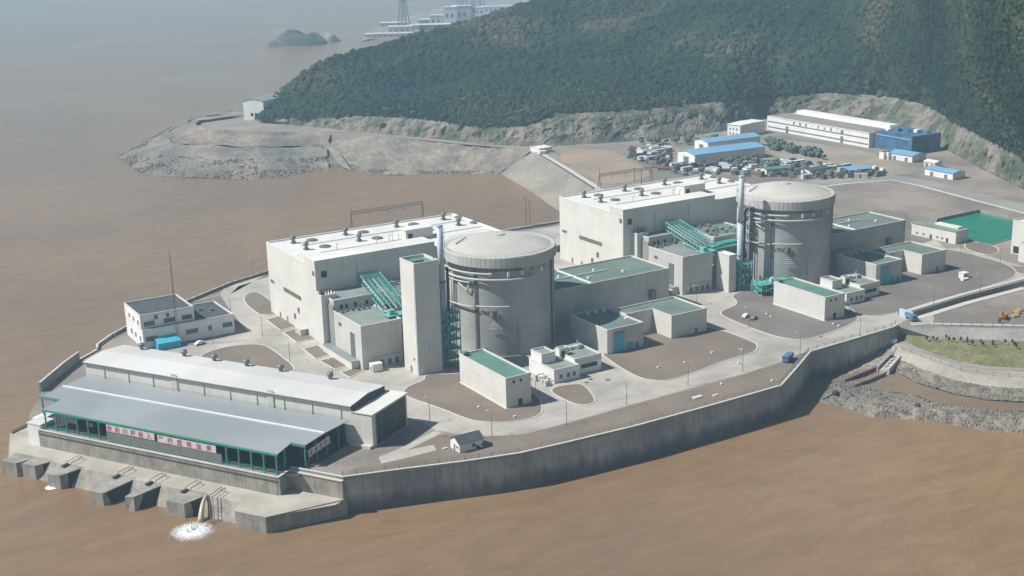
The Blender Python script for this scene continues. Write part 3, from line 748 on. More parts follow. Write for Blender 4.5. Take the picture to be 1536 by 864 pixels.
# ================================================================== REACTOR BUILDINGS
TAU = 2*math.pi
def reactor():
    cx, cy = 255.0, 429.5; R = 21.4
    t = thing('reactor_building', (cx, cy, 0), 'nearer round concrete reactor building with shallow dome, beside the tall square tower', 'reactor building', 'domed reactor buildings')
    MB().lathe([(R,0),(R,35.2)], cx, cy, 128).obj('shaft', 'shaft', t, smooth=True)
    MB().lathe([(R-.2,35.0),(R+.3,35.0),(R+.9,35.6),(R+.9,39.3),(R+.7,39.6),(R-.9,39.6),(R-.9,39.3)], cx, cy, 128).obj('ring_beam', 'ring', t)
    rb = MB()
    for i in range(72):
        a = TAU*i/72; c, s = math.cos(a), math.sin(a); r = R+.94
        p = Vector((cx+c*r, cy+s*r, 0)); tt = Vector((-s, c, 0))*.07
        rb.add([tuple(p-tt+Vector((0,0,35.7))), tuple(p+tt+Vector((0,0,35.7))), tuple(p+tt+Vector((0,0,39.2))), tuple(p-tt+Vector((0,0,39.2)))], [(0,1,2,3)])
    rb.obj('ring_ribs', 'concrete', t, recalc=False)
    prof = []
    Rs = 56.0; r0 = R-.7; z0 = 39.45; zc = z0-math.sqrt(Rs*Rs-r0*r0)
    for k in range(13):
        r = r0*(1-k/12)+.01; prof.append((r, zc+math.sqrt(Rs*Rs-r*r)))
    dm = MB().lathe(prof, cx, cy, 128).obj('dome', 'dome', t, smooth=True)
    MB().lathe([(2.0,43.3),(2.0,43.75),(1.6,43.85),(.01,43.9)], cx, cy, 32).obj('dome_cap', 'dome', t, smooth=False)
    # walkway rail on the ring
    m = MB()
    for z in (40.1, 40.7): m.tube([(cx+(R+.5)*math.cos(a), cy+(R+.5)*math.sin(a), z) for a in np.linspace(0, TAU, 73)], .035, 4, cap=False)
    for i in range(72):
        a = TAU*i/72; m.bar((cx+(R+.5)*math.cos(a), cy+(R+.5)*math.sin(a), 39.5), (cx+(R+.5)*math.cos(a), cy+(R+.5)*math.sin(a), 40.7), .04)
    m.obj('guard_rail', 'steelgrey', t)
    def A(deg, r, z): a = math.radians(deg); return (cx+r*math.cos(a), cy+r*math.sin(a), z)
    def arc(d0, d1, r, z, n=24, z2=None): return [A(d0+(d1-d0)*i/n, r, z+(0 if z2 is None else (z2-z)*i/n)) for i in range(n+1)]
    # dark vertical joints / cable recesses
    for d in (213, 306):
        m = MB(); a0, a1 = math.radians(d-1.5), math.radians(d+1.5)
        m.lathe([(R+.05,0.5),(R+.35,0.5),(R+.35,35.0),(R+.05,35.0)], cx, cy, 4, a0, a1)
        m.obj('cable_recess', MT.setdefault('shaftdark', mat('recess_concrete', (.12,.13,.13), .9)), t, smooth=False)
    # pale pipes round the top
    P = lambda pts, r=.42, n='pipe', mm='pipe': MB().tube(pts, r, 8).obj(n, mm, t, smooth=True)
    P(arc(168, 270, R+1.3, 31.0)+arc(271, 272, R+1.3, 31.0, 1)+[A(273.5, R+1.3, 31.6), A(274, R+1.3, 33.0), A(274, R+1.1, 34.8)], .48)
    P(arc(166, 232, R+1.2, 33.3), .42)
    P(arc(168, 208, R+1.1, 29.4), .32)
    P(arc(170, 212, R+1.3, 20.0), .35)
    P(arc(214, 248, R+1.2, 20.4), .35)
    P([A(193, R+1.0, 28.6), A(200, R+1.1, 27.2), A(204, R+1.2, 26.0), A(206, R+1.1, 28.2)], .3)
    for d, r_, z1 in ((163, R+1.9, 34), (168, R+1.6, 33), (172, R+1.6, 31), (176, R+1.3, 33.2), (181, R+1.2, 29), (184, R+1.1, 33)):
        P([A(d, r_, 12), A(d, r_, z1)], .38 if d % 2 else .3, 'riser_pipe', 'pipe' if d not in (176,) else 'rust')
    # ring gallery just under the ring beam
    m = MB()
    for d in range(176, 292, 8): m.tube([A(d, R+.1, 33.6), A(d, R+1.5, 34.6)], .12, 4)
    m.obj('pipe_bracket', 'steelgrey', t)
    MB().lathe([(R+.1,34.4),(R+1.1,34.4),(R+1.1,34.6),(R+.1,34.6)], cx, cy, 60, math.radians(170), math.radians(262)).obj('gallery', 'steeldark', t)
    # hatch and valve cluster on the front
    for d, z, w_, h in ((231, 16.5, 2.2, 2.2), (236, 14.8, 1.6, 2.6)):
        m = MB(); p = Vector(A(d, R+.5, z)); m.cbox(p.x, p.y, z, w_, w_, h); m.obj('valve_box', 'steelgrey', t)
    m = MB()
    for k in range(9):
        z = 11.5+k*.9; m.tube(arc(226+k*1.3, 240, R+.8+.05*k, z, 4), .1, 4)
    m.obj('valve_pipes', 'pipe', t)
    MB().tube([A(256, R+.25, 1), A(256, R+.25, 12.3)], .08, 4).obj('conduit', 'steeldark', t)
    for d in (228, 262, 287):
        m = MB(); a = math.radians(d); m.lathe([(R+.04,32.2),(R+.22,32.2),(R+.22,34.0),(R+.04,34.0)], cx, cy, 3, a-.03, a+.03); m.obj('wall_vent', 'white', t)
    # small white spotlight
    p = A(247, R+.8, 32.6); MB().cbox(p[0], p[1], 32.2, .9, .9, 1.9).obj('lamp_housing', 'white', t)
    # roof lightning rod stub and service hatch on the dome
    MB().tube([A(160, 17.5, 40.9), A(152, 13.0, 42.9)], .25, 6).obj('dome_pipe', 'steelgrey', t)
    return t
r1 = reactor()
r2_ = copy_tree(r1, (156, 5.5, 0), 'farther round concrete reactor building with shallow dome, in front of the construction yard')

# ================================================================== CHIMNEYS
def chimney(x, y, h, label):
    t = thing('vent_stack', (x, y, 0), label, 'chimney', 'slender vent stacks')
    MB().tube([(x,y,0),(x,y,h*.6)], 1.35, 16, 1.25).obj('lower_shaft', 'bluegrey', t, smooth=True)
    MB().tube([(x,y,h*.6),(x,y,h)], 1.22, 16, 1.1).obj('upper_shaft', 'bluegrey', t, smooth=True)
    MB().lathe([(1.1,h-.6),(1.3,h-.6),(1.3,h+.05),(.8,h+.05),(.8,h-.5)], x, y, 16).obj('rim', 'bluegrey', t)
    for z in (h*.3, h*.6): MB().lathe([(1.2,z),(1.6,z),(1.6,z+.25),(1.1,z+.25)], x, y, 16).obj('collar', 'steelgrey', t)
    m = MB()
    for s in (-.25, .25): m.bar((x+1.35, y+s-.6, 3), (x+1.35, y+s-.6, h-1), .06)
    for k in range(int(h/.8)): m.bar((x+1.35, y-.85, 3+k*.8*(h-4)/h), (x+1.35, y-.35, 3+k*.8*(h-4)/h), .04)
    m.obj('ladder', 'steeldark', t)
    # twin drain pipe beside the shaft
    MB().tube([(x+2.3,y-.4,6),(x+2.3,y-.4,h*.7)], .5, 10).obj('side_duct', 'steeldark', t, smooth=True)
    return t
chimney(221.0, 415.3, 54.8, 'slender pale blue vent stack rising right behind the tall square tower')
chimney(380.0, 430.0, 51.5, 'slender grey-blue vent stack in front of the farther reactor building')

# ================================================================== TURBINE HALLS
def hall(x0, y0, label):
    """x0,y0: front left corner"""
    t = thing('turbine_hall', (x0, y0, 0), label, 'hall', 'long white turbine halls')
    xe = x0+92; HF = 33.8; HB = 31.3
    # one wall mesh: lower rear bay plus taller front bay
    m = MB(); P = ccw([(x0,y0),(xe,y0),(xe,y0+52.5),(x0,y0+52.5)]); m.prism(P, 0, HB, top=False)
    m.obj('wall', 'wall', t)
    F = ccw(rect(x0-.12, x0+54, y0-.12, y0+10.5)); m = MB(); m.prism(F, HB-.4, HF, top=True)
    m.obj('raised_bay', 'wall', t)
    m = MB(); m.sheet(offset_poly(P, .45), HB-.5); m.obj('roof', 'roofwhite', t)
    ins = offset_poly(P, .5); out = offset_poly(P, -.08); n = 4; c = MB()
    c.add([(p[0],p[1],HB-.3) for p in out]+[(p[0],p[1],HB+.12) for p in out]+[(p[0],p[1],HB+.12) for p in ins]+[(p[0],p[1],HB-.5) for p in ins], [(k*n+i,k*n+(i+1) % n,(k+1)*n+(i+1) % n,(k+1)*n+i) for k in range(3) for i in range(n)])
    c.obj('parapet', 'white', t)
    r = MB(); r.sheet(offset_poly(F, -.05), HF+.05); r.obj('raised_roof', 'roofwhite', t)
    # ventilators and hatches on the roof
    for dx in (9.5, 34, 59, 83):
        for dy in (45, 31):
            v = MB().lathe([(.7,HB-.5),(.7,HB+1.4),(1.15,HB+1.5),(1.15,HB+2.5),(.8,HB+3.0),(.01,HB+3.1)], x0+dx, y0+dy, 14).obj('roof_ventilator', 'steelgrey', t)
            MB().box(x0+dx-1.0, x0+dx+1.0, y0+dy-1.0, y0+dy+1.0, HB-.5, HB+.25).obj('curb', 'steelgrey', v)
            MB().lathe([(2.5,HB-.5),(2.5,HB-.15),(1.8,HB+.15),(.01,HB+.3)], x0+dx+8.5, y0+dy, 20).obj('roof_hatch', 'louvre', t)
    # stair cabin on the roof
    m = MB().box(x0+50, x0+63, y0+18, y0+24, HB-.5, HB+4.2); cb = m.obj('roof_cabin', 'wall', t)
    win(cb, 'y-', x0+51, x0+53.2, HB-.2, HB+2.6, y0+18, 'dark', 'door', frame=False)
    MB().box(x0+49.6, x0+63.4, y0+17.6, y0+24.4, HB+4.2, HB+4.5).obj('cabin_roof', 'roofwhite', cb)
    for k, (dx, dy, hh) in enumerate(((41,16,4.2),(43,17,5.2),(45.5,16,3.4),(37,20,2.6),(16,14,4.4))):
        m = MB(); m.tube([(x0+dx,y0+dy,HB-.5),(x0+dx,y0+dy,HB+hh)], .14, 6); m.tube([(x0+dx,y0+dy,HB+hh),(x0+dx+.9,y0+dy,HB+hh-.1)], .14, 6); m.obj('vent_pipe', 'pipe', t)
    # pipes along the roof
    m = MB(); m.tube([(x0+12,y0+22,HB-.2),(x0+90,y0+22,HB-.2)], .16, 6); m.tube([(x0+10,y0+38,HB-.2),(x0+90,y0+38,HB-.2)], .16, 6); m.obj('roof_pipe', 'pipe', t)
    # gable end openings
    win(t, 'x-', y0+16.9, y0+35.3, 13.6, 15.1, x0, 'louvre', 'louvre_strip', .1)
    win(t, 'x-', y0+46.5, y0+50, 14.2, 15.2, x0, 'louvre', 'louvre', .08)
    win(t, 'x-', y0+1.0, y0+2.6, 27.5, 29.2, x0, 'louvre', 'louvre', .08)
    for a, z in ((19.5, 8.6), (24, 4.9)): win(t, 'x-', y0+a, y0+a+1.5, z-1.1, z+1.0, x0, 'rust', 'vent_grille', .1)
    for a in (41, 33, 16, 11): win(t, 'x-', y0+a, y0+a+1.3, .2, 2.6, x0, 'louvre', 'door', .08, frame=False)
    m = MB().box(x0-3.2, x0, y0+12, y0+18, 0, 2.6); m.obj('porch', 'wallgrey', t)
    # front square opening high up
    win(t, 'y-', x0+2.6, x0+4.8, 26.6, 29.0, y0-.12, 'dark', 'opening', .06)
    m = MB()
    for xx in (x0+18, x0+38): m.tube([(xx, y0-.3, 20),(xx,y0-.3,31)], .15, 6)
    m.obj('rain_pipe', 'wallgrey', t)
    # roof edge cable ladder
    MB().tube([(x0+54.3,y0+3,HB-.3),(x0+54.3,y0+3,HF+.4)], .12, 5).obj('roof_ladder', 'steelgrey', t)
    return t
hall(193.3, 470, 'long white turbine hall nearest the office, muddy sea behind its roof')
hall(345.3, 470.5, 'farther long white turbine hall, in front of the construction yard')

# ================================================================== ELECTRICAL ANNEXES WITH BRIDGES
def annex(ox, oy, label, first):
    t = thing('annex_building', (ox, oy, 0), label, 'building', 'stepped annexes in front of the turbine halls')
    block(t, [(ox,oy),(ox+17,oy),(ox+17,oy+25),(ox,oy+25)], 0, 17.4, 'wallgrey', 'roofgreygreen')
    block(t, rect(ox+.4, ox+22, oy+25.01, oy+41.6), 0, 21.4, 'wallgrey', 'roofgreygreen', wallname='upper_wall', roofname='upper_roof')
    block(t, rect(ox-2.5, ox+4, oy+30, oy+35), 0, 22.6, 'wall', 'white', par=.3, wallname='stair_wall', roofname='stair_roof')
    m = MB()
    for k in range(5): m.tube([(ox-1.8+k*1.2, oy+31.4, 22.4),(ox-1.8+k*1.2, oy+31.4, 24.6+.5*(k % 2))], .28, 6)
    m.obj('roof_pipes', 'rust', t)
    m = MB().box(ox-2.0, ox-.6, oy+30.6, oy+33, 22.3, 23.6); m.obj('roof_unit', 'steeldark', t)
    # lean-to with green roof, flat panel for the neck's shade
    m = MB().box(ox-3.2, ox, oy+3, oy+30, 0, 3.0); ln = m.obj('lean_to', 'wall', t)
    MB().box(ox-3.5, ox-.01, oy+2.7, oy+30, 3.0, 3.25).obj('lean_to_roof', 'roofgreygreen', ln)
    win(t, 'x-', oy+6.2, oy+9.6, 3.4, 12.8, ox, 'louvre', 'tall_louvre', .1)
    m = MB().box(ox-.12, ox+.02, oy+24.8, oy+29.9, 3.3, 19.5); m.obj('recess_shade_panel', MT.setdefault('recess', mat('recess_shade_grey', (.30,.30,.285), .85, .06, .1)), t)  # flat grey strip paints the shade of a set-back onto the wall
    for a, b in ((6, 6.8), (7.3, 8.1)): win(t, 'x-', oy+12+a, oy+12+b, 13.0, 14.0, ox, 'louvre', 'vent_grille', .1)
    # windows and dark doors on the upper step
    for a in (3, 5.2, 9, 14): win(t, 'y-', ox+a, ox+a+1.2, 17.3, 19.3, oy+25.01, 'dark', 'door', .06, frame=False)
    for a in range(6): MB().cbox(ox+2.5+a*2.2, oy+21+random.random()*2, 16.7, 1.1, 1.0, .9+random.random()).obj('roof_unit', 'steelgrey', t)
    # ground level openings of the front face
    for a in (4.2, 7.4, 10.6, 13.6): win(t, 'y-', ox+a, ox+a+1.5, .3, 2.7, oy, 'louvre', 'door', .07, frame=False)
    MB().box(ox+3, ox+16, oy-.12, oy-.02, 4.1, 4.35).obj('string_course', 'concrete', t)
    return t
annex(192.8, 428.2, 'stepped pale annex with green-grey roofs left of the tall square tower', True)
annex(352.8, 436.5, 'stepped pale annex with green-grey roofs left of the farther reactor', False)
for (x, y, lab) in ((194.5, 426.3, 'white equipment cabin at the corner of the nearer annex'),):
    t = thing('equipment_cabin', (x, y, 0), lab, 'cabin'); MB().box(x, x+4.2, y-2.8, y-.2, 0, 3.0).obj('wall', 'white', t); MB().box(x-.15, x+4.35, y-2.95, y-.05, 3.0, 3.2).obj('roof', 'white', t)
    win(t, 'x-', y-2.1, y-1.0, .1, 2.2, x, 'louvre', 'door', .05, frame=False)
# middle block behind the stack: roof plant
def midblock(ox, oy, label):
    t = thing('plant_room', (ox, oy, 0), label, 'building', 'plant rooms between annex and reactor')
    block(t, rect(ox, ox+24, oy, oy+24), 0, 21.0, 'wallgrey', 'roofgreygreen')
    bg_ = mat('brown_grey_units', (.24,.21,.19), .8)
    for k in range(26):
        x = ox+1.5+random.random()*20; y = oy+1.5+random.random()*20; MB().cbox(x, y, 20.3, .8+random.random()*1.6, .8+random.random()*1.6, .6+random.random()*1.3).obj('roof_unit', bg_, t)
    m = MB()
    for k in range(5): m.tube([(ox+2, oy+3+k*4, 21.3),(ox+22, oy+3+k*4, 21.3)], .18, 6)
    m.obj('roof_pipes', 'steelteal', t)
    return t
midblock(378.0, 445.5, 'pale plant room with cluttered roof between farther annex and reactor')
midblock(217.5, 445.5, 'plant room with cluttered roof hidden behind the tall square tower')

# teal steel pipe bridge
MT['paleteal'] = mat('pale_teal_steel', (.17,.46,.42), .5, .06, .5)
def pipe_bridge(P0, P1, wid, label):
    a, b = Vector(P0), Vector(P1); t = thing('pipe_bridge', (b.x, b.y, 0), label, 'pipe bridge', 'teal steel pipe bridges')
    d = b-a; n = Vector((d.y, -d.x, 0)).normalized()
    D = 3.4; N_ = 11
    ch = MB()
    for s in (-1, 1):
        for dz in (0, D): ch.bar(a+n*s*wid/2+Vector((0,0,dz)), b+n*s*wid/2+Vector((0,0,dz)), .26)
    ch.obj('chord', 'paleteal', t)
    m = MB(); w_ = MB()
    for i in range(N_+1):
        p = a.lerp(b, i/N_)
        for dz in (0, D): m.bar(p-n*wid/2+Vector((0,0,dz)), p+n*wid/2+Vector((0,0,dz)), .2)
        for s in (-1, 1): m.bar(p+n*s*wid/2, p+n*s*wid/2+Vector((0,0,D)), .2)
        if i < N_:
            q = a.lerp(b, (i+1)/N_)
            for s in (-1, 1):
                m.bar(p+n*s*wid/2, q+n*s*wid/2+Vector((0,0,D)), .14)
            w_.bar((p+q)/2-n*wid/2+Vector((0,0,D)), (p+q)/2+n*wid/2+Vector((0,0,D)), .16); w_.bar(p-n*wid/2+Vector((0,0,D)), q+n*wid/2+Vector((0,0,D)), .1)
    m.obj('frame', 'paleteal', t); w_.obj('top_bracing', 'paleteal', t)
    for k in range(4):
        o_ = n*(-wid/2+wid*(k+.5)/4)+Vector((0,0,1.3)); MB().tube([a+o_, b+o_], .42, 8).obj('pipe', 'pipe' if k % 2 else 'paleteal', t, smooth=True)
    for f in (.35, .7, 1.0):
        p = a.lerp(b, f)
        for s in (-1, 1): MB().bar((p.x+n.x*s*wid/2, p.y+n.y*s*wid/2, 12), (p.x+n.x*s*wid/2, p.y+n.y*s*wid/2, p.z), .4).obj('trestle_leg', 'paleteal', t)
    # end platform
    m = MB(); m.cbox(b.x-1.5, b.y-3, b.z-.3, 8, 5, .35); m.cbox(b.x-3, b.y-3, b.z, 2.4, 2.4, 1.9); m.obj('end_platform', 'paleteal', t)
    return t
pipe_bridge((216.0,469,22.5), (211.5,437,17.9), 8.5, 'lattice teal pipe bridge sloping down towards the tall square tower')
pipe_bridge((371.5,469,22.5), (369.0,441,17.9), 8.5, 'lattice teal pipe bridge sloping down left of the farther reactor')
# curved teal duct from second bridge to reactor
t = thing('pipe_duct', (374, 438, 17), 'horizontal teal pipe run reaching the farther reactor building', 'pipes')
for k in range(4):
    MB().tube([(371,438.5+k*1.1,18.8),(378,439.5+k*1.1,19.1),(386,440.0+k*1.1,19.1),(391,438.5+k*1.1,19.0)], .42, 8).obj('pipe', 'steelteal', t, smooth=True)
MB().box(371, 391, 437.6, 443, 17.6, 18.0).obj('tray', 'steelteal', t)
m = MB()
for x in (374, 381, 388): m.bar((x, 438.2, 0), (x, 438.2, 17.6), .35)
m.obj('support', 'steelgrey', t)
# white pier under it
t = thing('concrete_pier', (376, 429, 0), 'narrow tall pale pier left of the farther vent stack', 'pier'); block(t, rect(371.8, 376.0, 427.6, 436), 0, 17.0, 'wall', 'white', par=.2)
t = thing('concrete_pier', (211, 425, 0), 'narrow pale pier squeezed between nearer annex and tower', 'pier'); block(t, rect(210.6, 213.6, 424, 434), 0, 15.0, 'wall', 'white', par=.2)

# teal steel stair and platform frame against each reactor
def steel_frame(x0, x1, y0, y1, zs, label, extra=None):
    t = thing('steel_platform', (x0, y0, 0), label, 'steel frame', 'teal steel platforms at the reactor foot')
    m = MB(); nx = 3; ny = 2; top = zs[-1]
    for i in range(nx+1):
        for j in range(ny+1): m.bar((x0+(x1-x0)*i/nx, y0+(y1-y0)*j/ny, 0), (x0+(x1-x0)*i/nx, y0+(y1-y0)*j/ny, top+1.2), .32)
    m.obj('column', 'steelteal', t)
    for z in zs:
        d = MB().box(x0-.3, x1+.3, y0-.3, y1+.3, z-.14, z); d.obj('deck', 'steelgreen' if z != top else 'steelteal', t)
        r = MB()
        for k in (.55, 1.1):
            for a, b in (((x0,y0),(x1,y0)),((x1,y0),(x1,y1)),((x1,y1),(x0,y1)),((x0,y1),(x0,y0))): r.bar((*a,z+k),(*b,z+k),.09)
        r.obj('railing', 'steelteal', t)
    m = MB()
    for k, (za, zb) in enumerate(zip([0]+zs[:-1], zs)):
        a, b = ((x0,y0,za),(x1,y0,zb)) if k % 2 else ((x1,y0,za),(x0,y0,zb)); m.bar(a, b, .22)
        a, b = ((x0,y0,za),(x0,y1,zb)); m.bar(a, b, .22)
        for s in (0, .8): m.bar((x0+.6, y0-.5-s, za) if k % 2 else (x1-.6, y0-.5-s, za), (x1-.6, y0-.5-s, zb) if k % 2 else (x0+.6, y0-.5-s, zb), .2)
    m.obj('bracing', 'steelteal', t)
    for k in range(7):
        z = zs[k % len(zs)]; MB().cbox(x0+1+random.random()*(x1-x0-2), y0+1+random.random()*(y1-y0-2), z, 1.2, 1.2, 1.2+random.random()).obj('equipment_box', 'bluegrey', t)
    return t
steel_frame(218.3, 226.0, 411.4, 417.6, [3.6, 7.2, 10.8, 14.4, 18.0, 21.2], 'dark teal stair frame standing between tall square tower and reactor')
steel_frame(227.4, 233.5, 400.5, 405, [3.2, 6.0], 'low teal platform at the foot of the nearer reactor')
steel_frame(377.0, 384.0, 426.0, 431.0, [4, 8, 12], 'teal stair frame under the farther vent stack')
steel_frame(379, 396, 414, 420.5, [2.6, 5.0], 'long low teal platform at the foot of the farther reactor')

# grey service frame hanging on the left of the farther reactor
t = thing('pipe_gallery', (388.5, 434.5, 0), 'tall grey pipe and ladder gallery on the left flank of the farther reactor', 'steel frame')
m = MB()
for x_, y_ in ((386.2,431.5),(386.2,436.5),(389.6,436.5)): m.bar((x_,y_,0),(x_,y_,38),.26)
m.obj('column', 'bluegrey', t)
for z in (20, 24, 28, 32, 36): MB().box(385.8, 389.8, 431.2, 436.8, z, z+.2).obj('deck', 'steelgrey', t)
m = MB()
for k in range(4):
    z = 20+4*k; m.bar((386.2,431.5,z),(386.2,436.5,z+4),.14); m.bar((386.2,436.5,z),(389.6,436.5,z+4),.14)
m.obj('bracing', 'bluegrey', t)
for k in range(3): MB().tube([(387.2+.9*k,432.2+.8*k,6),(387.2+.9*k,432.2+.8*k,34)], .3, 8).obj('riser_pipe', 'pipe', t, smooth=True)
# tall square tower
t = thing('lift_tower', (207.3, 410.5, 0), 'tall plain square tower with a green roof, left of the nearer reactor', 'tower')
block(t, rect(207.2, 217.4, 410.5, 421.8), 0, 43.0, 'wall', 'roofteal', par=.9)
MB().lathe([(2.2,42.1),(2.2,42.9),(.01,43.1)], 211.5, 416.5, 20).obj('roof_fan', 'roofteal', t)
MB().tube([(216.0,411.6,42.1),(216.0,411.6,45.0)], .14, 6).obj('mast', 'steelgrey', t)
win(t, 'x-', 415.5, 416.8, .1, 2.4, 207.2, 'louvre', 'door', .08, frame=False)
win(t, 'x-', 413, 414, 5.2, 6.2, 207.2, 'louvre', 'vent_grille', .08, frame=False)
MB().box(207.05, 207.2, 411.0, 411.3, 0, 42).obj('rain_pipe', 'white', t)

# ================================================================== SERVICE BUILDINGS
def service(x0, x1, y0, y1, h, label, xd):
    t = thing('service_building', (x0, y0, 0), label, 'building', 'long green-roofed service buildings')
    block(t, rect(x0, x1, y0, y1), 0, h, 'wallgrey', 'roofgreen')
    MB().box(x0+22, x0+22.5, y0+.5, y1-.5, h-.7, h+.25).obj('roof_joint', 'white', t)
    MB().box(x0+.6, x0+40, y0+14, y0+14.4, h-.7, h+.1).obj('roof_joint', 'white', t)
    MB().box(xd, xd+2.6, y0-2.0, y0, 5.6, 9.2).obj('wall_box', 'steelgrey', t)
    m = MB()
    for k in range(5):
        m.cbox(x0+8+k*9, y0+8+(k % 2)*9, h-.7, 1.0, 1.0, 1.0)
    m.obj('roof_vents', 'white', t)
    return t
service(274.5, 337.0, 426.0, 453.0, 17.3, 'long green-roofed building stretching right from the nearer reactor', 326)
service(431.0, 487.0, 431.0, 455.0, 16.4, 'long green-roofed building stretching right from the farther reactor', 474)
# penthouse boxes on roof behind the second
t = thing('roof_house', (452, 452, 0), 'small flat-roofed block with dark side behind the farther service building', 'building')
block(t, rect(444, 462, 459, 468), 0, 15.5, 'white', 'roofgreygreen', par=.4); win(t, 'y-', 451, 461, 11, 14.8, 459, 'dark', 'opening', .06, frame=False)

def aux(x0, x1, y0, y1, h, label):
    t = thing('workshop', (x0, y0, 0), label, 'building', 'green-roofed workshops with blue doors')
    block(t, rect(x0, x1, y0, y1), 0, h, 'wallgrey', 'roofgreen')
    MB().box(x0-.1, x0+2.4, y0-.12, y0-.01, 0, h).obj('pilaster', 'white', t)
    d = MB().box(x0+3.6, x0+7.6, y0-.2, y0-.02, .1, 7.8).obj('rolling_door', 'cyan', t)
    MB().box(x0+3.3, x0+7.9, y0-.32, y0-.02, 7.8, 8.3).obj('door_housing', 'steelgrey', d)
    MB().box(x0+9.4, x0+12.5, y0-.16, y0-.02, .1, 3.2).obj('side_door', 'cyan', t)
    MB().tube([(x0+8.6,y0-.3,.2),(x0+8.6,y0-.3,h-.6)], .14, 6).obj('rain_pipe', 'pipe', t)
    MB().box(x0+13.5, x0+15, y0-.14, y0-.02, .1, 2.4).obj('hatch', 'steelgrey', t)
    m = MB()
    for k in range(3): m.cbox(x1-3-k*4, y1-3, h-.7, 1.1, 1.1, 1.0)
    m.obj('roof_vents', 'white', t)
    return t
aux(278.2, 295.6, 389.5, 414.5, 9.9, 'low workshop with bright blue door, half its roof in reactor shadow')
aux(430.8, 447.4, 396.6, 420.5, 10.0, 'low workshop with blue door at the foot of the farther reactor')
def lblock(P, h, label):
    t = thing('storage_building', (*P[0], 0), label, 'building', 'L-shaped green-roofed stores'); block(t, P, 0, h, 'wall', 'roofgreen')
    x0 = min(p[0] for p in P); 
    MB().cbox(P[4][0]-3, P[4][1]-4, h-.7, 1.2, 1.2, .9).obj('roof_vent', 'white', t)
    win(t, 'y-', P[1][0]-6.0, P[1][0]-4.8, .1, 2.3, P[0][1], 'louvre', 'door', .07, frame=False)
    return t
lblock([(310.2,390.4),(328.2,390.4),(328.2,411.5),(297,411.5),(297,402.8),(310.2,402.8)], 9.6, 'L-shaped store with green roof standing on the brown gravel nearer the sea wall')
lblock([(461.5,397.6),(477.5,397.6),(477.5,418.5),(448.5,418.5),(448.5,408.8),(461.5,408.8)], 9.6, 'L-shaped store with green roof on the grey gravel at the right')
def boxhall(x0, y0, w_, l_, h, label, dooru):
    t = thing('diesel_building', (x0, y0, 0), label, 'building', 'long windowless boxes with teal roofs')
    block(t, rect(x0, x0+w_, y0, y0+l_), 0, h, 'wall', 'roofteal')
    for a in (2.8, 5.7): win(t, 'y-', x0+a, x0+a+.9, h-2.4, h-1.3, y0, 'dark', 'vent_opening', .06, frame=False)
    win(t, 'y-', x0+4.9, x0+6.5, .1, 2.6, y0, 'dark', 'door', .07, frame=False)
    MB().box(x0-.5, x0+w_+.4, y0-.4, y0+l_+.4, 0, .22).obj('plinth', 'kerb', t)
    MB().box(x0+.6, x0+2.6, y0+l_-2.5, y0+l_-.6, h-.6, h+1.0).obj('roof_unit', 'roofteal', t)
    MB().box(x0-.13, x0-.02, y0+l_*.55, y0+l_*.55+1.6, h*.62, h*.66).obj('wall_plate', 'wallgrey', t)
    return t
boxhall(216.2, 362.6, 10.2, 32.4, 11.1, 'long windowless pale box with teal roof nearest the sea wall', 0)
boxhall(375.4, 372.0, 11.2, 30.5, 10.2, 'long windowless pale box with green roof in front of the farther reactor', 0)

# pump annex / chiller compound beside each box
def compound(ox, oy, label, s=1.0, full=True):
    t = thing('chiller_house', (ox, oy, 0), label, 'building', 'low chiller houses with roof boxes')
    block(t, rect(ox, ox+11, oy, oy+17), 0, 5.2, 'white', 'roofgreygreen', par=.5)
    block(t, rect(ox+11.02, ox+23, oy+3, oy+17), 0, 6.4, 'white', 'roofgreygreen', par=.5, wallname='taller_wall', roofname='taller_roof')
    block(t, rect(ox+.5, ox+6.5, oy+9, oy+16.4), 4.6, 8.6, 'white', 'roofgreygreen', par=.4, wallname='penthouse_wall', roofname='penthouse_roof')
    block(t, rect(ox+9.0, ox+13.0, oy+10, oy+12.5), 4.6, 8.8, 'white', 'roofgreygreen', par=.3, wallname='stair_wall', roofname='stair_roof')
    win(t, 'y-', ox+9.8, ox+11.6, 5.4, 7.8, oy+10, 'dark', 'door', .06, frame=False)
    win(t, 'y-', ox+14, ox+21, 2.2, 3.6, oy+3, 'dark', 'louvre', .08)
    MB().box(ox+12, ox+22.8, oy+2.4, oy+3.0, 4.4, 5.2).obj('canopy', 'wallgrey', t)
    for a in (2.2, 5.4, 8.0): win(t, 'y-', ox+a, ox+a+1.4, 1.4, 3.0, oy, 'glass')
    m = MB()
    for k in range(4): m.lathe([(1.0,5.9),(1.0,7.1),(.7,7.2),(.01,7.2)], ox+14.5+k*2.3, oy+14.5, 12)
    m.obj('roof_fans', 'bluegrey', t)
    m = MB(); m.tube([(ox+12,oy+15.8,7.0),(ox+22,oy+15.8,7.4)], .22, 6); m.tube([(ox+20,oy+14.2,6),(ox+20,oy+14.2,9.2)], .2, 6); m.cbox(ox+20, oy+13.6, 6, 1.4, 1.4, 1.5)
    m.obj('roof_pipes', 'pipe', t)
    for k in range(14): MB().cbox(ox-4.2+random.random()*3.6, oy-1+random.random()*9, 0, .6+random.random(), .6+random.random(), .8+random.random()*1.8).obj('yard_unit', 'pipe', t)
    m = MB()
    for k in range(4): m.tube([(ox-4, oy+k*2.2, 1.2+.3*k),(ox-.2, oy+k*2.2, 1.2+.3*k)], .18, 6)
    m.obj('yard_pipes', 'steelgrey', t)
    return t
compound(243.5, 374.0, 'low white building cluster with small roof boxes beside the nearest pale box')
compound(399.0, 383.0, 'low white building cluster with small roof boxes beside the farther pale box')

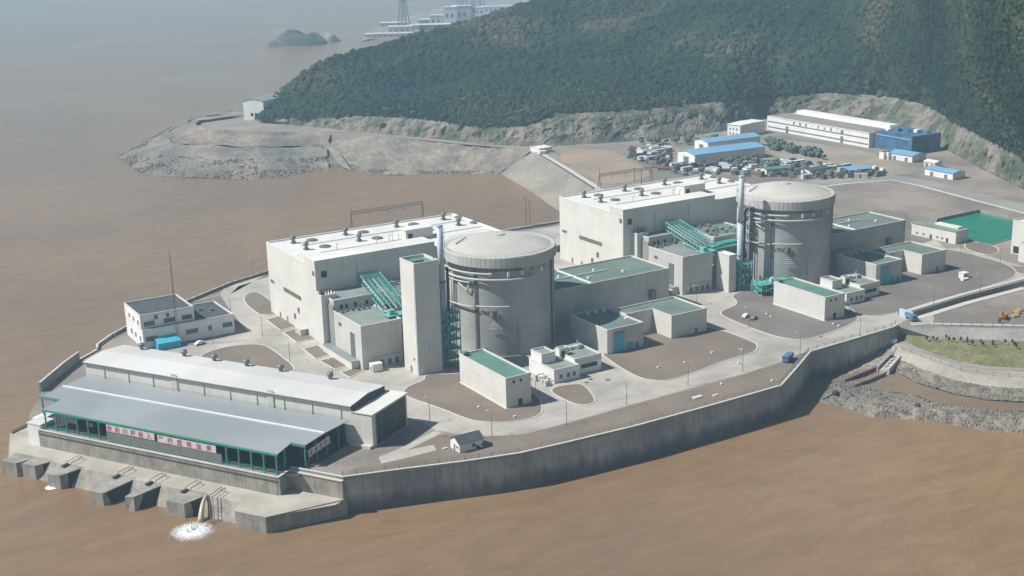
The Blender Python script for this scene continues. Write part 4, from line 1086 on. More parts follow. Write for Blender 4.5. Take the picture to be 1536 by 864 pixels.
# ================================================================== OFFICE, MAST, SHED
t = thing('office_building', (131.5, 503, 0), 'white two-storey office with dark roofs beside the seaward road', 'building')
block(t, rect(131.5, 169.5, 503.0, 527.0), 0, 8.0, 'white', 'slate', par=.5)
block(t, rect(131.45, 153.5, 504.5, 527.05), 8.02, 13.8, 'white', 'slate', par=.5, wallname='upper_wall', roofname='upper_roof')
for a, w_ in ((1.0, 4.6), (17.5, 5.0), (26.8, 1.6), (33, 4.2)): win(t, 'y-', 131.5+a, 131.5+a+w_, 3.0, 5.0, 503.0)
for a, w_ in ((1.2, 4.4), (9.4, 4.6), (16.8, 4.2)): win(t, 'y-', 131.5+a, 131.5+a+w_, 9.0, 10.9, 504.5)
for a, w_ in ((5.6, 1.4), (10.5, 1.2)): win(t, 'y-', 131.5+a, 131.5+a+w_, 11.3, 13.0, 504.5)
for a in (3, 9.5, 15.5): win(t, 'x-', 503+a, 503+a+1.5, 2.6, 4.8, 131.5); win(t, 'x-', 504+a, 504+a+1.5, 9.2, 11.2, 131.45)
for k in range(3): MB().cbox(156+k*4.2, 521-k*3, 7.5, 1.4, 1.4, 1.0).obj('roof_unit', 'steelgrey', t)
t = thing('radio_mast', (144.6, 500.2, 0), 'thin lattice radio mast in front of the white office', 'mast')
m = MB(); x, y = 144.6, 500.2; H = 38
for k in range(3):
    a = k*TAU/3; m.bar((x+.7*math.cos(a), y+.7*math.sin(a), 0), (x+.12*math.cos(a), y+.12*math.sin(a), H), .09)
for j in range(26):
    z0, z1 = H*j/26, H*(j+1)/26
    for k in range(3):
        a, b = k*TAU/3, (k+1)*TAU/3; r0 = .7-.58*j/26; r1 = .7-.58*(j+1)/26
        m.bar((x+r0*math.cos(a), y+r0*math.sin(a), z0), (x+r1*math.cos(b), y+r1*math.sin(b), z1), .05)
m.obj('lattice', 'rust', t); MB().cbox(x, y, 0, 2, 2, .4).obj('footing', 'kerb', t); MB().tube([(x,y,H),(x,y,H+3)], .07, 5).obj('antenna', 'steelgrey', t)
t = thing('blue_shed', (136.5, 498.5, 0), 'bright blue open shed against the front of the white office', 'shed')
MB().add([(135.6,497.8,2.6),(145.2,497.8,2.6),(145.2,502.8,4.2),(135.6,502.8,4.2),(135.6,497.8,2.75),(145.2,497.8,2.75),(145.2,502.8,4.35),(135.6,502.8,4.35)], [(0,3,2,1),(4,5,6,7),(0,1,5,4),(1,2,6,5),(2,3,7,6),(3,0,4,7)]).obj('roof', 'cyan', t)
MB().box(135.8, 145, 497.9, 498.0, 0, 2.55).obj('front_panel', 'cyan', t)
MB().box(135.8, 136, 498.05, 502.7, 0, 2.6).obj('side_panel', 'cyan', t); MB().box(144.8, 145, 498.05, 502.7, 0, 2.6).obj('side_panel', 'cyan', t)

# small guard house by the sea wall, gabled
def gable_house(x0, x1, y0, y1, h, rh, label, name='guard_house', wm='white', rm='slate', ov=.4, group=None, cat='hut'):
    t = thing(name, (x0, y0, 0), label, cat, group); ym = (y0+y1)/2
    m = MB(); m.add([(x0,y0,0),(x1,y0,0),(x1,y1,0),(x0,y1,0),(x0,y0,h),(x1,y0,h),(x1,y1,h),(x0,y1,h),(x0,ym,h+rh),(x1,ym,h+rh)],
        [(0,1,5,4),(2,3,7,6),(0,4,8,7,3),(1,2,6,9,5)]); m.obj('wall', wm, t)
    r = MB(); d = .18
    k = rh/((y1-y0)/2)
    for s, ya in ((-1, y0), (1, y1)):
        r.add([(x0-ov,ya+s*ov,h-ov*k+.03),(x1+ov,ya+s*ov,h-ov*k+.03),(x1+ov,ym,h+rh+.03),(x0-ov,ym,h+rh+.03),(x0-ov,ya+s*ov,h-ov*k+d),(x1+ov,ya+s*ov,h-ov*k+d),(x1+ov,ym,h+rh+d),(x0-ov,ym,h+rh+d)],
              [(0,1,2,3),(4,5,6,7),(0,1,5,4),(1,2,6,5),(2,3,7,6),(3,0,4,7)])
    r.obj('roof', rm, t); return t
g = W(700,672)
t = gable_house(g.x-4.0, g.x+4.6, g.y-2.6, g.y+3.4, 3.2, 1.6, 'tiny white guard hut with grey gable roof next to the front fence')
win(t, 'y-', g.x+.4, g.x+1.8, 1.1, 2.3, g.y-2.6); win(t, 'x-', g.y+.2, g.y+1.2, .1, 2.1, g.x-4.0, 'louvre', 'door', .05, frame=False); win(t, 'x-', g.y-1.6, g.y-.8, 1.2, 2.2, g.x-4.0)
b_ = W(716,671)
t = thing('shrub', (b_.x, b_.y, 0), 'single dark round shrub beside the tiny guard hut', 'shrub')
bs = blobs[0]*1.5+np.array([b_.x, b_.y, 1.0]); m = MB(); m.v = [tuple(v) for v in bs]; m.f = [tuple(f) for f in bf.tolist()]
for q in (blobs[1]*1.1+np.array([b_.x+1.1, b_.y-.3, .8]), blobs[2]*1.0+np.array([b_.x-.8, b_.y+.6, 1.0])): m.add([tuple(v) for v in q], bf.tolist())
MT['leafdark'] = mat('dark_leaf', (.03,.05,.025), .9, .2, 1.5, spec=.1)
m.obj('foliage', 'leafdark', t, recalc=False); MB().tube([(b_.x,b_.y,0),(b_.x,b_.y,.9)], .12, 6).obj('stem', 'trunk', t)
# ================================================================== PUMP HOUSE (own frame: along u, across n)
def Lm(): return MB(wx)
o_ = L(0, 0, 0)
t = thing('pump_house', o_, 'long pale metal-clad pump house hall with roof ventilators along the left tip', 'pump house')
m = Lm(); H0, H1 = 13.2, 14.2
m.add([(0,0,0),(113.5,0,0),(113.5,20,0),(0,20,0),(0,0,H0),(113.5,0,H0),(113.5,20,H0),(0,20,H0),(0,10,H1),(113.5,10,H1)], [(0,1,5,4),(2,3,7,6),(1,2,6,9,5),(3,0,4,8,7)])
m.obj('wall', 'wall', t)
r = Lm(); r.add([(-.5,-.6,H0-.02),(114,-.6,H0-.02),(114,10,H1+.1),(-.5,10,H1+.1),(114,20.6,H0-.02),(-.5,20.6,H0-.02),(-.5,-.6,H0+.2),(114,-.6,H0+.2),(114,10,H1+.32),(-.5,10,H1+.32),(114,20.6,H0+.2),(-.5,20.6,H0+.2)],
    [(0,1,2,3),(3,2,4,5),(6,7,8,9),(9,8,10,11),(0,1,7,6),(5,4,10,11),(0,3,9,6),(3,5,11,9),(1,2,8,7),(2,4,10,8)])
r.obj('roof', 'hallroof', t)
m = Lm(); m.box(-.5, 114, -.85, -.6, H0-.25, H0+.1); m.obj('gutter', 'steelgrey', t)
for k in range(10):
    u = 9+k*11.2; m = Lm(); m.box(u-.12, u+.12, -.25, -.02, 8, H0-.2); m.obj('rain_pipe', 'wallgrey', t)
for u in (41, 82): m = Lm(); m.box(u-1.2, u+1.2, -.35, -.02, 7.8, H0+1.1); m.obj('wall_bracket', 'wallgrey', t)
for k, u in enumerate((10.2,30.1,43.8,58.1,72.8,93.4)):
    q = L(u, 18.4, 0); z = H0+.25
    v = MB().lathe([(.7,z-.2),(.7,z+1.2),(1.15,z+1.3),(1.15,z+2.2),(.8,z+2.6),(.01,z+2.7)], q[0], q[1], 14).obj('roof_ventilator', 'steelgrey', t)
m = Lm(); m.box(113.52, 121.5, .02, 21.5, 0, 11.3); e = m.obj('lower_wing', 'wall', t)
m = Lm(); m.box(113.5, 121.9, -.3, 21.9, 11.3, 11.6); m.obj('wing_roof', 'roofwhite', e)
m = Lm(); m.box(113.95, 114.25, .2, 19.8, 11.6, H0+.4); m.obj('roof_edge_trim', 'steeldark', t)
m = Lm(); m.box(121.48, 121.6, 2.2, 20.4, .3, 10.6); dd = m.obj('end_opening', 'dark', e)
m = Lm()
for k in range(7): m.box(121.6, 121.72, 2.2+k*3.0, 2.36+k*3.0, .3, 10.6)
for z in (3.5, 7): m.box(121.6, 121.72, 2.2, 20.4, z, z+.15)
m.obj('opening_frame', 'steelgrey', dd)
m = Lm(); m.box(113.6, 121.4, -1.6, -.02, 0, 1.0); m.obj('plinth', 'kerb', t)

t = thing('screen_shed', L(0,-29,0), 'open green-columned shed with wide grey metal roof along the pump house', 'shed')
zE, zR, zW = 6.7, 7.9, 8.4
def cz(n): return zE+(zR-zE)*(n+29.5)/17.5 if n < -12 else zR+(zW-zR)*(n+12)/12
outl = [(9,-29.5),(106,-29.5),(105.3,-21.3),(110.6,-21.3),(111.2,-12),(113.2,-.9),(1,-.9),(1,-12),(-1,-20.5),(9,-22)]
def canopy_roof(mb, dz):
    a = [(8.5,-29.5),(106,-29.5),(105.4,-21.3),(8.5,-21.3)]; b = [(-.5,-21.3),(110.6,-21.3),(111.4,-12),(.5,-12)]; c_ = [(.5,-12),(111.4,-12),(113.2,-.9),(1,-.9)]
    for P in (a,b,c_): mb.add([(u,n,cz(n)+dz) for u,n in P], [(0,1,2,3)])
m = Lm(); canopy_roof(m, .22); canopy_roof(m, .0)
m.add([(u,n,cz(n)+d) for d in (0,.22) for u,n in [(8.5,-29.5),(106,-29.5),(105.4,-21.3),(110.6,-21.3),(111.4,-12),(113.2,-.9)]], [(i,i+1,7+i,6+i) for i in range(5)])
m.obj('roof', 'canopyroof', t)
m = Lm(); m.box(.5, 111.4, -12.35, -11.65, zR+.2, zR+.55); m.obj('ridge_cap', 'white', t)
g_ = Lm(); g_.box(8.3, 106.2, -29.95, -29.55, zE-.45, zE+.1); g_.obj('eave_beam', 'steelgreen', t)
g_ = Lm(); g_.box(105.0, 110.9, -21.9, -21.5, cz(-21)-.5, cz(-21)+.0); g_.box(-1.0, 8.3, -21.9, -21.5, cz(-21)-.5, cz(-21)); g_.obj('side_beam', 'steelgreen', t)
nc = 21
for k in range(nc):
    u = 9.5+(105.5-9.5)*k/(nc-1); m = Lm(); m.box(u-.2, u+.2, -29.9, -29.5, 0, zE-.4); m.obj('column', 'steelgreen', t)
for u, n in ((110.4,-21.5),(110.9,-16),(111.3,-11),(112,-5.5),(0,-21.5),(.4,-16),(.8,-11),(1,-5.5),(105.4,-25.5)):
    m = Lm(); m.box(u-.2, u+.2, n-.2, n+.2, 0, cz(n)-.05); m.obj('column', 'steelgreen', t)
for n in (-24, -16, -8):
    for k in range(0, 8):
        u = 9.5+13.6*k; m = Lm(); m.box(u-.18, u+.18, n-.18, n+.18, 0, cz(n)-.05); m.obj('inner_column', 'steelgreen', t)
m = Lm()
for k in range(nc-1):
    u0 = 9.5+(96)*k/(nc-1); Lm().bar((u0,-29.7,zE-1.5), (u0+1.4,-29.7,zE-.35), .12).obj('knee_brace', 'steelgreen', t)
for n0, n1 in ((-21.5,-16),(-16,-11),(-11,-5.5)):
    m.bar((110.6,n0,.3),(110.9,n1,5.5),.16); m.bar((110.6,n1,.3),(110.9,n0,5.5),.16)
for z in (2.2, 3.6): m.bar((105.4,-29.5,z),(105.4,-21.5,z),.12)
m.obj('bracing', 'steelgreen', t)
m = Lm(); m.box(9.5, 105.5, -29.75, -29.65, 1.05, 1.15); m.box(9.5, 105.5, -29.75, -29.65, .5, .58); m.obj('handrail', 'steelgreen', t)
m = Lm(); m.box(.5, 112, -29.3, -.1, .12, .2); m.obj('floor', 'shedfloor', t)  # near-black floor paints the shade under the shed roof
m = Lm(); m.box(2, 111.5, -1.2, -.9, .2, 7.6); m.obj('added_shade_backing', 'machinery', t)  # added dark backing, its colour stands for the unlit shed interior
# things in the shed
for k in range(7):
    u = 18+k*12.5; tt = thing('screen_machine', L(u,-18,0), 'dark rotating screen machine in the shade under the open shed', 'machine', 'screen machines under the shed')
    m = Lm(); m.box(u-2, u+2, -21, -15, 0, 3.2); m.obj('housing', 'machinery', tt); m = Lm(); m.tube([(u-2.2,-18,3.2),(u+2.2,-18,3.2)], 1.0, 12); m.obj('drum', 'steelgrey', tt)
for u, lab in ((20, 'pink and white sheet hanging between the third and fourth shed columns'), (27, 'pink and white sheet hanging between the fourth and fifth shed columns')):
    m = Lm(); m.box(u-1.6, u+1.4, -27.2, -27.0, 2.6, 4.0); tag(m.obj('sheet', mat('pink_sheet', (.62,.36,.38), .8), None), lab, 'sheet')

# banners with lettering
def text_mesh(txt, size, name, mtl, parent, origin, ux, nz=(0,0,1), ext=.0):
    cu = bpy.data.curves.new(name, 'FONT'); cu.body = txt; cu.size = size; cu.offset = .03*size; cu.resolution_u = 2
    to = bpy.data.objects.new('tmp', cu); COL.objects.link(to); dg = bpy.context.evaluated_depsgraph_get(); dg.update()
    me = bpy.data.meshes.new_from_object(to.evaluated_get(dg)); bpy.data.objects.remove(to)
    X = Vector(ux).normalized(); Z = Vector(nz).normalized(); vs = [Vector(origin)+X*v.co.x+Z*v.co.y for v in me.vertices]
    m = MB(); m.add([tuple(v) for v in vs], [tuple(p.vertices) for p in me.polygons]); bpy.data.meshes.remove(me)
    return m.obj(name, mtl, parent, recalc=False)
def banner(u0, u1, n, z0, z1, txt, label, lower=True, size=None):
    t = thing('banner', L(u0, n, z0), label, 'banner', 'banners with red writing on the shed')
    m = Lm(); m.box(u0, u1, n-.06, n, z0, z1); cl = m.obj('cloth', 'banner', t)
    s = size or (z1-z0)*.98; k = len(txt); step = (u1-u0-.4)/k
    for i, c in enumerate(txt):
        q = L(u0+.3+step*i+(step-s)/2*0, n-.09, z0+(z1-z0)*.14); text_mesh(c, s*.92, 'letter', 'redbanner', t, q, (PU.x, PU.y, 0))
    return t
MT['net'] = mat('grey_net', (.19,.20,.19), .9, .1, .6)
banner(37.2, 57.6, -30.0, 3.7, 6.1, '安利川段投入', 'white banner with six red characters, left one of the pair on the shed')
banner(58.8, 82.5, -30.0, 3.5, 5.9, '严四度投加速', 'white banner with red characters, right one of the pair on the shed')
m = Lm(); m.box(37.0, 84.5, -29.98, -29.9, .35, 3.4); tag(m.obj('mesh_screen', 'net', None), 'grey netting hung below the two banners on the long shed', 'netting')
tb = thing('banner', L(110.9,-20.5,3), 'dull banner with faint characters on the shed end facing the plant', 'banner', 'banners with red writing on the shed')
m = Lm(); m.add([(111.15,-20.8,3.2),(111.5,-9.5,3.9),(111.5,-9.5,6.4),(111.15,-20.8,5.7),(111.22,-20.8,3.2),(111.57,-9.5,3.9),(111.57,-9.5,6.4),(111.22,-20.8,5.7)], [(0,1,2,3),(4,5,6,7),(0,1,5,4),(2,3,7,6)]); m.obj('cloth', 'banner', tb)
for i, c in enumerate('安全生产'):
    q = L(111.28+.08*i, -20.3+2.6*i, 3.65+.16*i); text_mesh(c, 2.0, 'letter', 'redbanner', tb, q, (PN.x, PN.y, .06))

# quay wall and low deck with discharge blocks
t = thing('quay_wall', L(8,-31.2,-6), 'pale retaining wall between the low quay and the open shed', 'wall')
m = Lm(); m.box(7.5, 107, -31.6, -30.4, -6.2, .1); m.box(106.4, 107.6, -31.6, -24.6, -6.2, .12); m.box(107.6, 127, -26.2, -24.9, -6.2, .11); m.obj('wall_face', 'quay', t)
m = Lm(); m.box(7.3, 107.3, -31.85, -30.9, .1, .35); m.box(106.8, 107.8, -31.8, -24.5, .36, .6); m.box(107.8, 127, -26.5, -25.4, .14, .4); m.obj('coping', 'kerb', t)
m = Lm(); m.tube([(7.5,-31.75,-1.2),(107,-31.75,-1.2)], .16, 6); m.obj('service_pipe', 'steeldark', t)
m = Lm(); m.tube([(7.5,-31.5,1.3),(107,-31.5,1.3)], .05, 5)
for k in range(50): m.bar((8+2*k,-31.5,.35),(8+2*k,-31.5,1.3),.05)
m.obj('handrail', 'steelteal', t)
deckp = [(-11.5,-17.5),(-3,-15),(6,-25),(8,-31.6),(107,-31.6),(127,-26),(126.5,-30),(112,-45.5),(101,-45.8),(99,-40),(8,-40),(4.6,-42.5),(-11.3,-27.4)]
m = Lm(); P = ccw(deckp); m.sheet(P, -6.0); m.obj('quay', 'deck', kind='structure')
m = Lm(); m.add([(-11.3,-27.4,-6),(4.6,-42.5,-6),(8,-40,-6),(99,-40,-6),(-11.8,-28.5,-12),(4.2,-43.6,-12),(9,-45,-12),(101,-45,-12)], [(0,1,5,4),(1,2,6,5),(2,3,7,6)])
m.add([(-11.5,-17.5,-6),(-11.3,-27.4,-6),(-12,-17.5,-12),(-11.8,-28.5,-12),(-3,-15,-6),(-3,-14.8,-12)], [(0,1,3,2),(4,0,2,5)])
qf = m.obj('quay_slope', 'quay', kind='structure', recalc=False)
t = thing('quay_parapet', L(-16,-12,-6), 'low dark parapet bending round the left end of the quay', 'wall')
m = Lm(); m.tube([(-3,-15.3,-5.5),(-11.2,-17.8,-5.5),(-11,-27,-5.5)], .55, 4); m.obj('parapet', 'concrete', t)
t = thing('white_tank_house', L(4,-22,-6), 'small white block house at the left end of the quay', 'block house')
m = Lm(); m.box(2.2, 8.2, -31.2, -25, -6, 1.5); m.obj('wall', 'white', t); m = Lm(); m.box(2.0, 8.4, -31.4, -24.8, 1.5, 1.8); m.obj('roof', 'hallroof', t)
m = Lm(); m.box(-2, 2.1, -25, -17, -6, .6); m.obj('side_tank', 'white', t)
# end pier
t = thing('quay_pier', L(105,-48,-6), 'large concrete end pier closing the quay on the right', 'pier')
PP = [(101.5,-46.3),(112.6,-46.0),(127.9,-25.4),(127.3,-25.2),(107.6,-26.3),(107.1,-31.7),(101.2,-40)]
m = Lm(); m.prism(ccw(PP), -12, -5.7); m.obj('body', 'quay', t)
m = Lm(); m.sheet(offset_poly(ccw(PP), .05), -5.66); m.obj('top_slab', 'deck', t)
def dblock(u0, u1, n1, ztop, label, taper=0, plat=True, fl=3.2):
    t = thing('discharge_block', L(u0, n1, -11), label, 'concrete block', 'discharge blocks along the quay')
    m = Lm(); nb = -39.0
    m.add([(u0,n1,-12),(u1,n1,-12),(u1+fl*1.7,nb,-12),(u0,nb,-12),(u0,n1,ztop),(u1-taper,n1+taper,ztop),(u1+fl-taper,nb,-5.93),(u0,nb,-5.93)],
          [(0,1,5,4),(1,2,6,5),(2,3,7,6),(3,0,4,7),(4,5,6,7)])
    m.obj('body', 'quay', t)
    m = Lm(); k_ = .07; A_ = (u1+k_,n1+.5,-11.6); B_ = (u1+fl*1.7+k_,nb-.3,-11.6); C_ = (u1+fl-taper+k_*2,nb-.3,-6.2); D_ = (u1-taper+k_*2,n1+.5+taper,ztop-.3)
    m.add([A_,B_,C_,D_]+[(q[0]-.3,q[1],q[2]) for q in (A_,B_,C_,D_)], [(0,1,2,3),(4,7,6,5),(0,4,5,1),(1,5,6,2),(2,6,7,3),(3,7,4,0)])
    m.obj('shaded_side_face', MT.setdefault('wetshade', mat('wet_shaded_concrete', (.035,.036,.037), .7, .2, .5, streak=.2)), t)  # near-black skin paints wet concrete and the shade on this side
    if plat:
        m = Lm(); m.box(u0+1.0, u0+2.2, -42.0, -39.6, -6.2, -5.4); m.obj('gate_box', 'steeldark', t)
        m = Lm()
        for uu in (u0+1.2, u0+3.2): m.tube([(uu,-39.6,-5.9),(uu,-39.6,-4.9),(uu,-34.5,-4.9),(uu,-34.5,-5.9)], .1, 5)
        m.tube([(u0+1.2,-34.5,-4.9),(u0+3.2,-34.5,-4.9)], .1, 5); m.obj('hand_rail', 'rust', t)
    return t
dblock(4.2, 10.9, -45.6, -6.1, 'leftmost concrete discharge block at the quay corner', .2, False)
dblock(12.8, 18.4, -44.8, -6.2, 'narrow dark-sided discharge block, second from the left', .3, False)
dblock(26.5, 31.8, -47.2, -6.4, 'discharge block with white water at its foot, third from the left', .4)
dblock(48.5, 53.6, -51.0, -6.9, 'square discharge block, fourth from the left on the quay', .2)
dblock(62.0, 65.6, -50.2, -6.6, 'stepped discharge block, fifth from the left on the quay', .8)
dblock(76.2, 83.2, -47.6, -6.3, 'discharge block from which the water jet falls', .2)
t = thing('ladder_gantry', L(77,-44,-6), 'inclined steel ladder gantry beside the falling water jet', 'gantry')
m = Lm()
for s in (0, 1.4): m.tube([(88.6+s,-36.0,-5.9),(88.6+s,-36.2,-4.4),(88.9+s,-42.6,-4.6),(93+s,-47.5,-11.3)], .14, 6)
for k in range(8): f = k/7; m.bar((88.9+4.1*f,-42.6-4.9*f,-4.6-6.7*f),(90.3+4.1*f,-42.6-4.9*f,-4.6-6.7*f),.1)
m.obj('frame', 'rust', t)
# water jet and foam
mj, tj, bj = nodes_of('falling_muddy_water'); bj.inputs['Base Color'].default_value = (.50,.43,.31,1); bj.inputs['Roughness'].default_value = .35
MT['jet'] = mj
m = Lm(); jp = [(86.2+.36*k, -40.4-7.2*(k/8)**.8, -6.0-5.2*(k/8)**1.8) for k in range(9)]; m.tube(jp, .55, 8, .95); j = m.obj('water_jet', 'jet', None, smooth=True); tag(j, 'thin muddy water jet falling from the quay into white foam', 'water jet')
fm, tf, bf_ = nodes_of('white_foam'); N = tf.nodes; Lk = tf.links
geo = N.new('ShaderNodeNewGeometry'); nz_ = N.new('ShaderNodeTexNoise'); nz_.inputs['Scale'].default_value = 1.3; nz_.inputs['Detail'].default_value = 6
Lk.new(geo.outputs['Position'], nz_.inputs['Vector'])
tc = N.new('ShaderNodeTexCoord'); ln = N.new('ShaderNodeVectorMath'); ln.operation = 'LENGTH'; mpp = N.new('ShaderNodeMapping'); mpp.inputs['Scale'].default_value = (1,1,0); Lk.new(tc.outputs['Object'], mpp.inputs[0]); Lk.new(mpp.outputs[0], ln.inputs[0])
mr = N.new('ShaderNodeMapRange'); mr.inputs['From Min'].default_value = 1.0; mr.inputs['From Max'].default_value = 9.0; mr.inputs['To Min'].default_value = .85; mr.inputs['To Max'].default_value = -.25
Lk.new(ln.outputs['Value'], mr.inputs['Value']); sm = N.new('ShaderNodeMath'); sm.operation = 'ADD'; Lk.new(mr.outputs[0], sm.inputs[0]); Lk.new(nz_.outputs['Fac'], sm.inputs[1])
ml = N.new('ShaderNodeMapRange'); ml.inputs['From Min'].default_value = .55; ml.inputs['From Max'].default_value = 1.15; Lk.new(sm.outputs[0], ml.inputs['Value']); Lk.new(ml.outputs[0], bf_.inputs['Alpha'])
bf_.inputs['Base Color'].default_value = (.86,.86,.85,1); bf_.inputs['Roughness'].default_value = .8; MT['foam'] = fm
def foam(px, py, r, label):
    c = W(px, py, WATER); vs = [(0,0,.08)]; n = 40; fs = []
    for j in range(1, 9):
        for i in range(n):
            a = TAU*i/n; rr = r*j/8; vs.append((rr*math.cos(a), rr*math.sin(a)*.9, .06+max(0,.35*(1-j/6))*random.random()))
    fs += [(0,1+i,1+(i+1) % n) for i in range(n)]
    for j in range(7): fs += [(1+j*n+i,1+(j+1)*n+i,1+(j+1)*n+(i+1) % n,1+j*n+(i+1) % n) for i in range(n)]
    m = MB(); m.add(vs, fs); o = m.obj('foam', 'foam', None, recalc=False, kind='stuff'); o.location = (c.x, c.y, WATER); return tag(o, label, 'foam')
foam(288, 797, 9.5, 'round patch of white foam where the water jet lands')
f2 = foam(78, 731, 2.2, 'small foam patch at the foot of a quay block'); f2.scale = (1,1,1)

sp = MB(); random.seed(5); c_ = W(288, 795, WATER)
for k in range(60):
    a, r_ = random.random()*TAU, abs(random.gauss(0, 2.6)); q = blobs[k % 10]*random.uniform(.08,.28)+np.array([c_.x+r_*math.cos(a), c_.y+r_*math.sin(a), WATER+.1+abs(random.gauss(0, .7))*max(0, 1-r_/6)]); sp.add([tuple(v) for v in q], bf.tolist())
mw = bpy.data.materials.new('spray_white'); mw.use_nodes = True; mw.node_tree.nodes['Principled BSDF'].inputs['Base Color'].default_value = (.85,.85,.84,1)
tag(sp.obj('spray', mw, None, recalc=False, kind='stuff'), 'white spray drops thrown up where the jet hits the sea', 'spray')
# ================================================================== STREET LAMPS, POLES, SMALL THINGS
def lamp(x, y, label='slender grey street lamp on the concrete road of the plant', a=0.0):
    t = thing('street_lamp', (x, y, 0), label, 'street lamp', 'street lamps along the plant roads')
    MB().tube([(x,y,0),(x,y,8.4)], .13, 6, .08).obj('pole', 'steelgrey', t)
    MB().tube([(x,y,8.35),(x+1.4*math.cos(a),y+1.4*math.sin(a),8.75)], .06, 5).obj('arm', 'steelgrey', t)
    q = (x+1.7*math.cos(a), y+1.7*math.sin(a)); MB().cbox(q[0], q[1], 8.65, .7, .35, .2).obj('lamp_head', 'white', t)
    return t
LP = [(940,608),(1032,579),(1114,558),(1200,532),(738,655),(645,633),(500,574),(435,543),(394,505),(347,476),(850,638),(1290,508),(1400,462),(1470,440),(1440,380),(1500,396),(1123,492),(1045,458),(380,414),(320,516),(804,606)]
lp0 = None
for i, (px, py) in enumerate(LP):
    g = W(px, py); a = math.pi*.6
    if lp0 is None: lp0 = lamp(g.x, g.y, a=a)
    else: copy_tree(lp0, Vector((g.x, g.y, 0))-lp0.location)
# small bollards/white posts on the gravel
for i, (px, py) in enumerate([(718,612),(772,626),(1068,530),(1113,526),(1027,545),(987,552),(1158,572),(1082,577),(1050,595),(1150,472),(1156,476),(1108,545),(1250,487),(1258,490)]):
    g = W(px, py); t = thing('marker_block', (g.x, g.y, 0), 'tiny white marker block lying on the gravel of the plant', 'marker', 'white marker blocks on the gravel'); m = MB(); m.cbox(g.x, g.y, .1, .8, .6, .55); m.obj('block', 'white', t)
for i, (px, py) in enumerate([(880,574),(886,569),(912,570),(1230,505),(668,655)]):
    g = W(px, py); m = MB(); m.lathe([(.01,.12),(.9,.12),(.9,.06)], g.x, g.y, 16); tag(m.obj('manhole_cover', 'rust', None), 'brown manhole cover set in the pale concrete road', 'manhole cover', 'manhole covers in the road')
for (px, py, wd, lab) in ((1073,594,1.8,'flat white slab on the verge by the front fence'),(690,672,1.6,'pale slab beside the guard hut path'),(667,674,1.4,'small pale slab left of the guard hut'),(1045,597,3.2,'pale flat slab pile on the verge below the road')):
    g = W(px, py); m = MB(); m.cbox(g.x, g.y, .1, wd, wd*.6, .4); m.cbox(g.x+wd*.6, g.y+.3, .1, wd*.5, wd*.5, .25); tag(m.obj('slab', 'kerb', None), lab, 'slab')
# substation gantries behind the halls
def gantry(x0, y0, x1, y1, z, label, legz=0, tw=1.3):
    t = thing('line_gantry', (x0, y0, legz), label, 'gantry', 'steel line gantries behind the halls')
    a, b = Vector((x0,y0,z)), Vector((x1,y1,z)); d = (b-a).normalized(); n = Vector((-d.y, d.x, 0))*tw/2
    m = MB(); k = 18
    ch = [n, -n, n+Vector((0,0,tw)), -n+Vector((0,0,tw))]
    for c in ch: m.bar(a+c, b+c, .16)
    for i in range(k):
        p, q = a.lerp(b, i/k), a.lerp(b, (i+1)/k); m.bar(p+ch[0], q+ch[2], .1); m.bar(p+ch[1], q+ch[3], .1); m.bar(p+ch[2], q+ch[3], .1); m.bar(p+ch[0], q+ch[1], .1)
    m.obj('lattice_beam', 'steelgrey', t)
    for p in (a, b):
        m = MB()
        for c in (d*1.6, -d*1.6): m.bar((p.x+c.x, p.y+c.y, legz), (p.x, p.y, z+1.2), .28)
        for j in range(6):
            f0, f1 = j/6, (j+1)/6; w0, w1 = 1.6*(1-f0), 1.6*(1-f1); z0, z1 = legz+(z-legz)*f0, legz+(z-legz)*f1
            m.bar(p-d*w0+Vector((0,0,z0-z)), p+d*w1+Vector((0,0,z1-z)), .12)
        m.bar((p.x,p.y,z),(p.x,p.y,z+5.2),.16)
        m.obj('leg', 'steelgrey', t)
    for f in (.25, .5, .75):
        p = a.lerp(b, f); MB().tube([p, p-Vector((0,0,2.4))], .14, 6).obj('insulator', 'steelgrey', t)
    return t
ga = W(526, 316, 24); gb = W(633, 300, 24); gantry(ga.x, ga.y, gb.x, gb.y, 22, 'tall lattice gantry standing behind the nearer hall roof')
gc = W(899, 262, 12); gd = W(977, 251, 12); gantry(gc.x, gc.y, gd.x, gd.y, 11, 'lattice gantry standing behind the farther hall roof')
for i, (px, py, h, lab) in enumerate(((789,341,17,'slim grey pole standing alone between the two halls'),(795,341,15,'second slim pole just right of the lone pole between the halls'),(952,272,9,'short dark pole under the farther gantry'),(962,276,9,'dark pole right of the short pole near the farther gantry'))):
    g = W(px, py); t = thing('pole', (g.x, g.y, 0), lab, 'pole'); MB().tube([(g.x,g.y,0),(g.x,g.y,h)], .3, 8, .18).obj('shaft', 'steelgrey', t); MB().tube([(g.x-1.6,g.y,h-.6),(g.x+1.6,g.y,h-.6)], .12, 5).obj('crossarm', 'steelgrey', t)

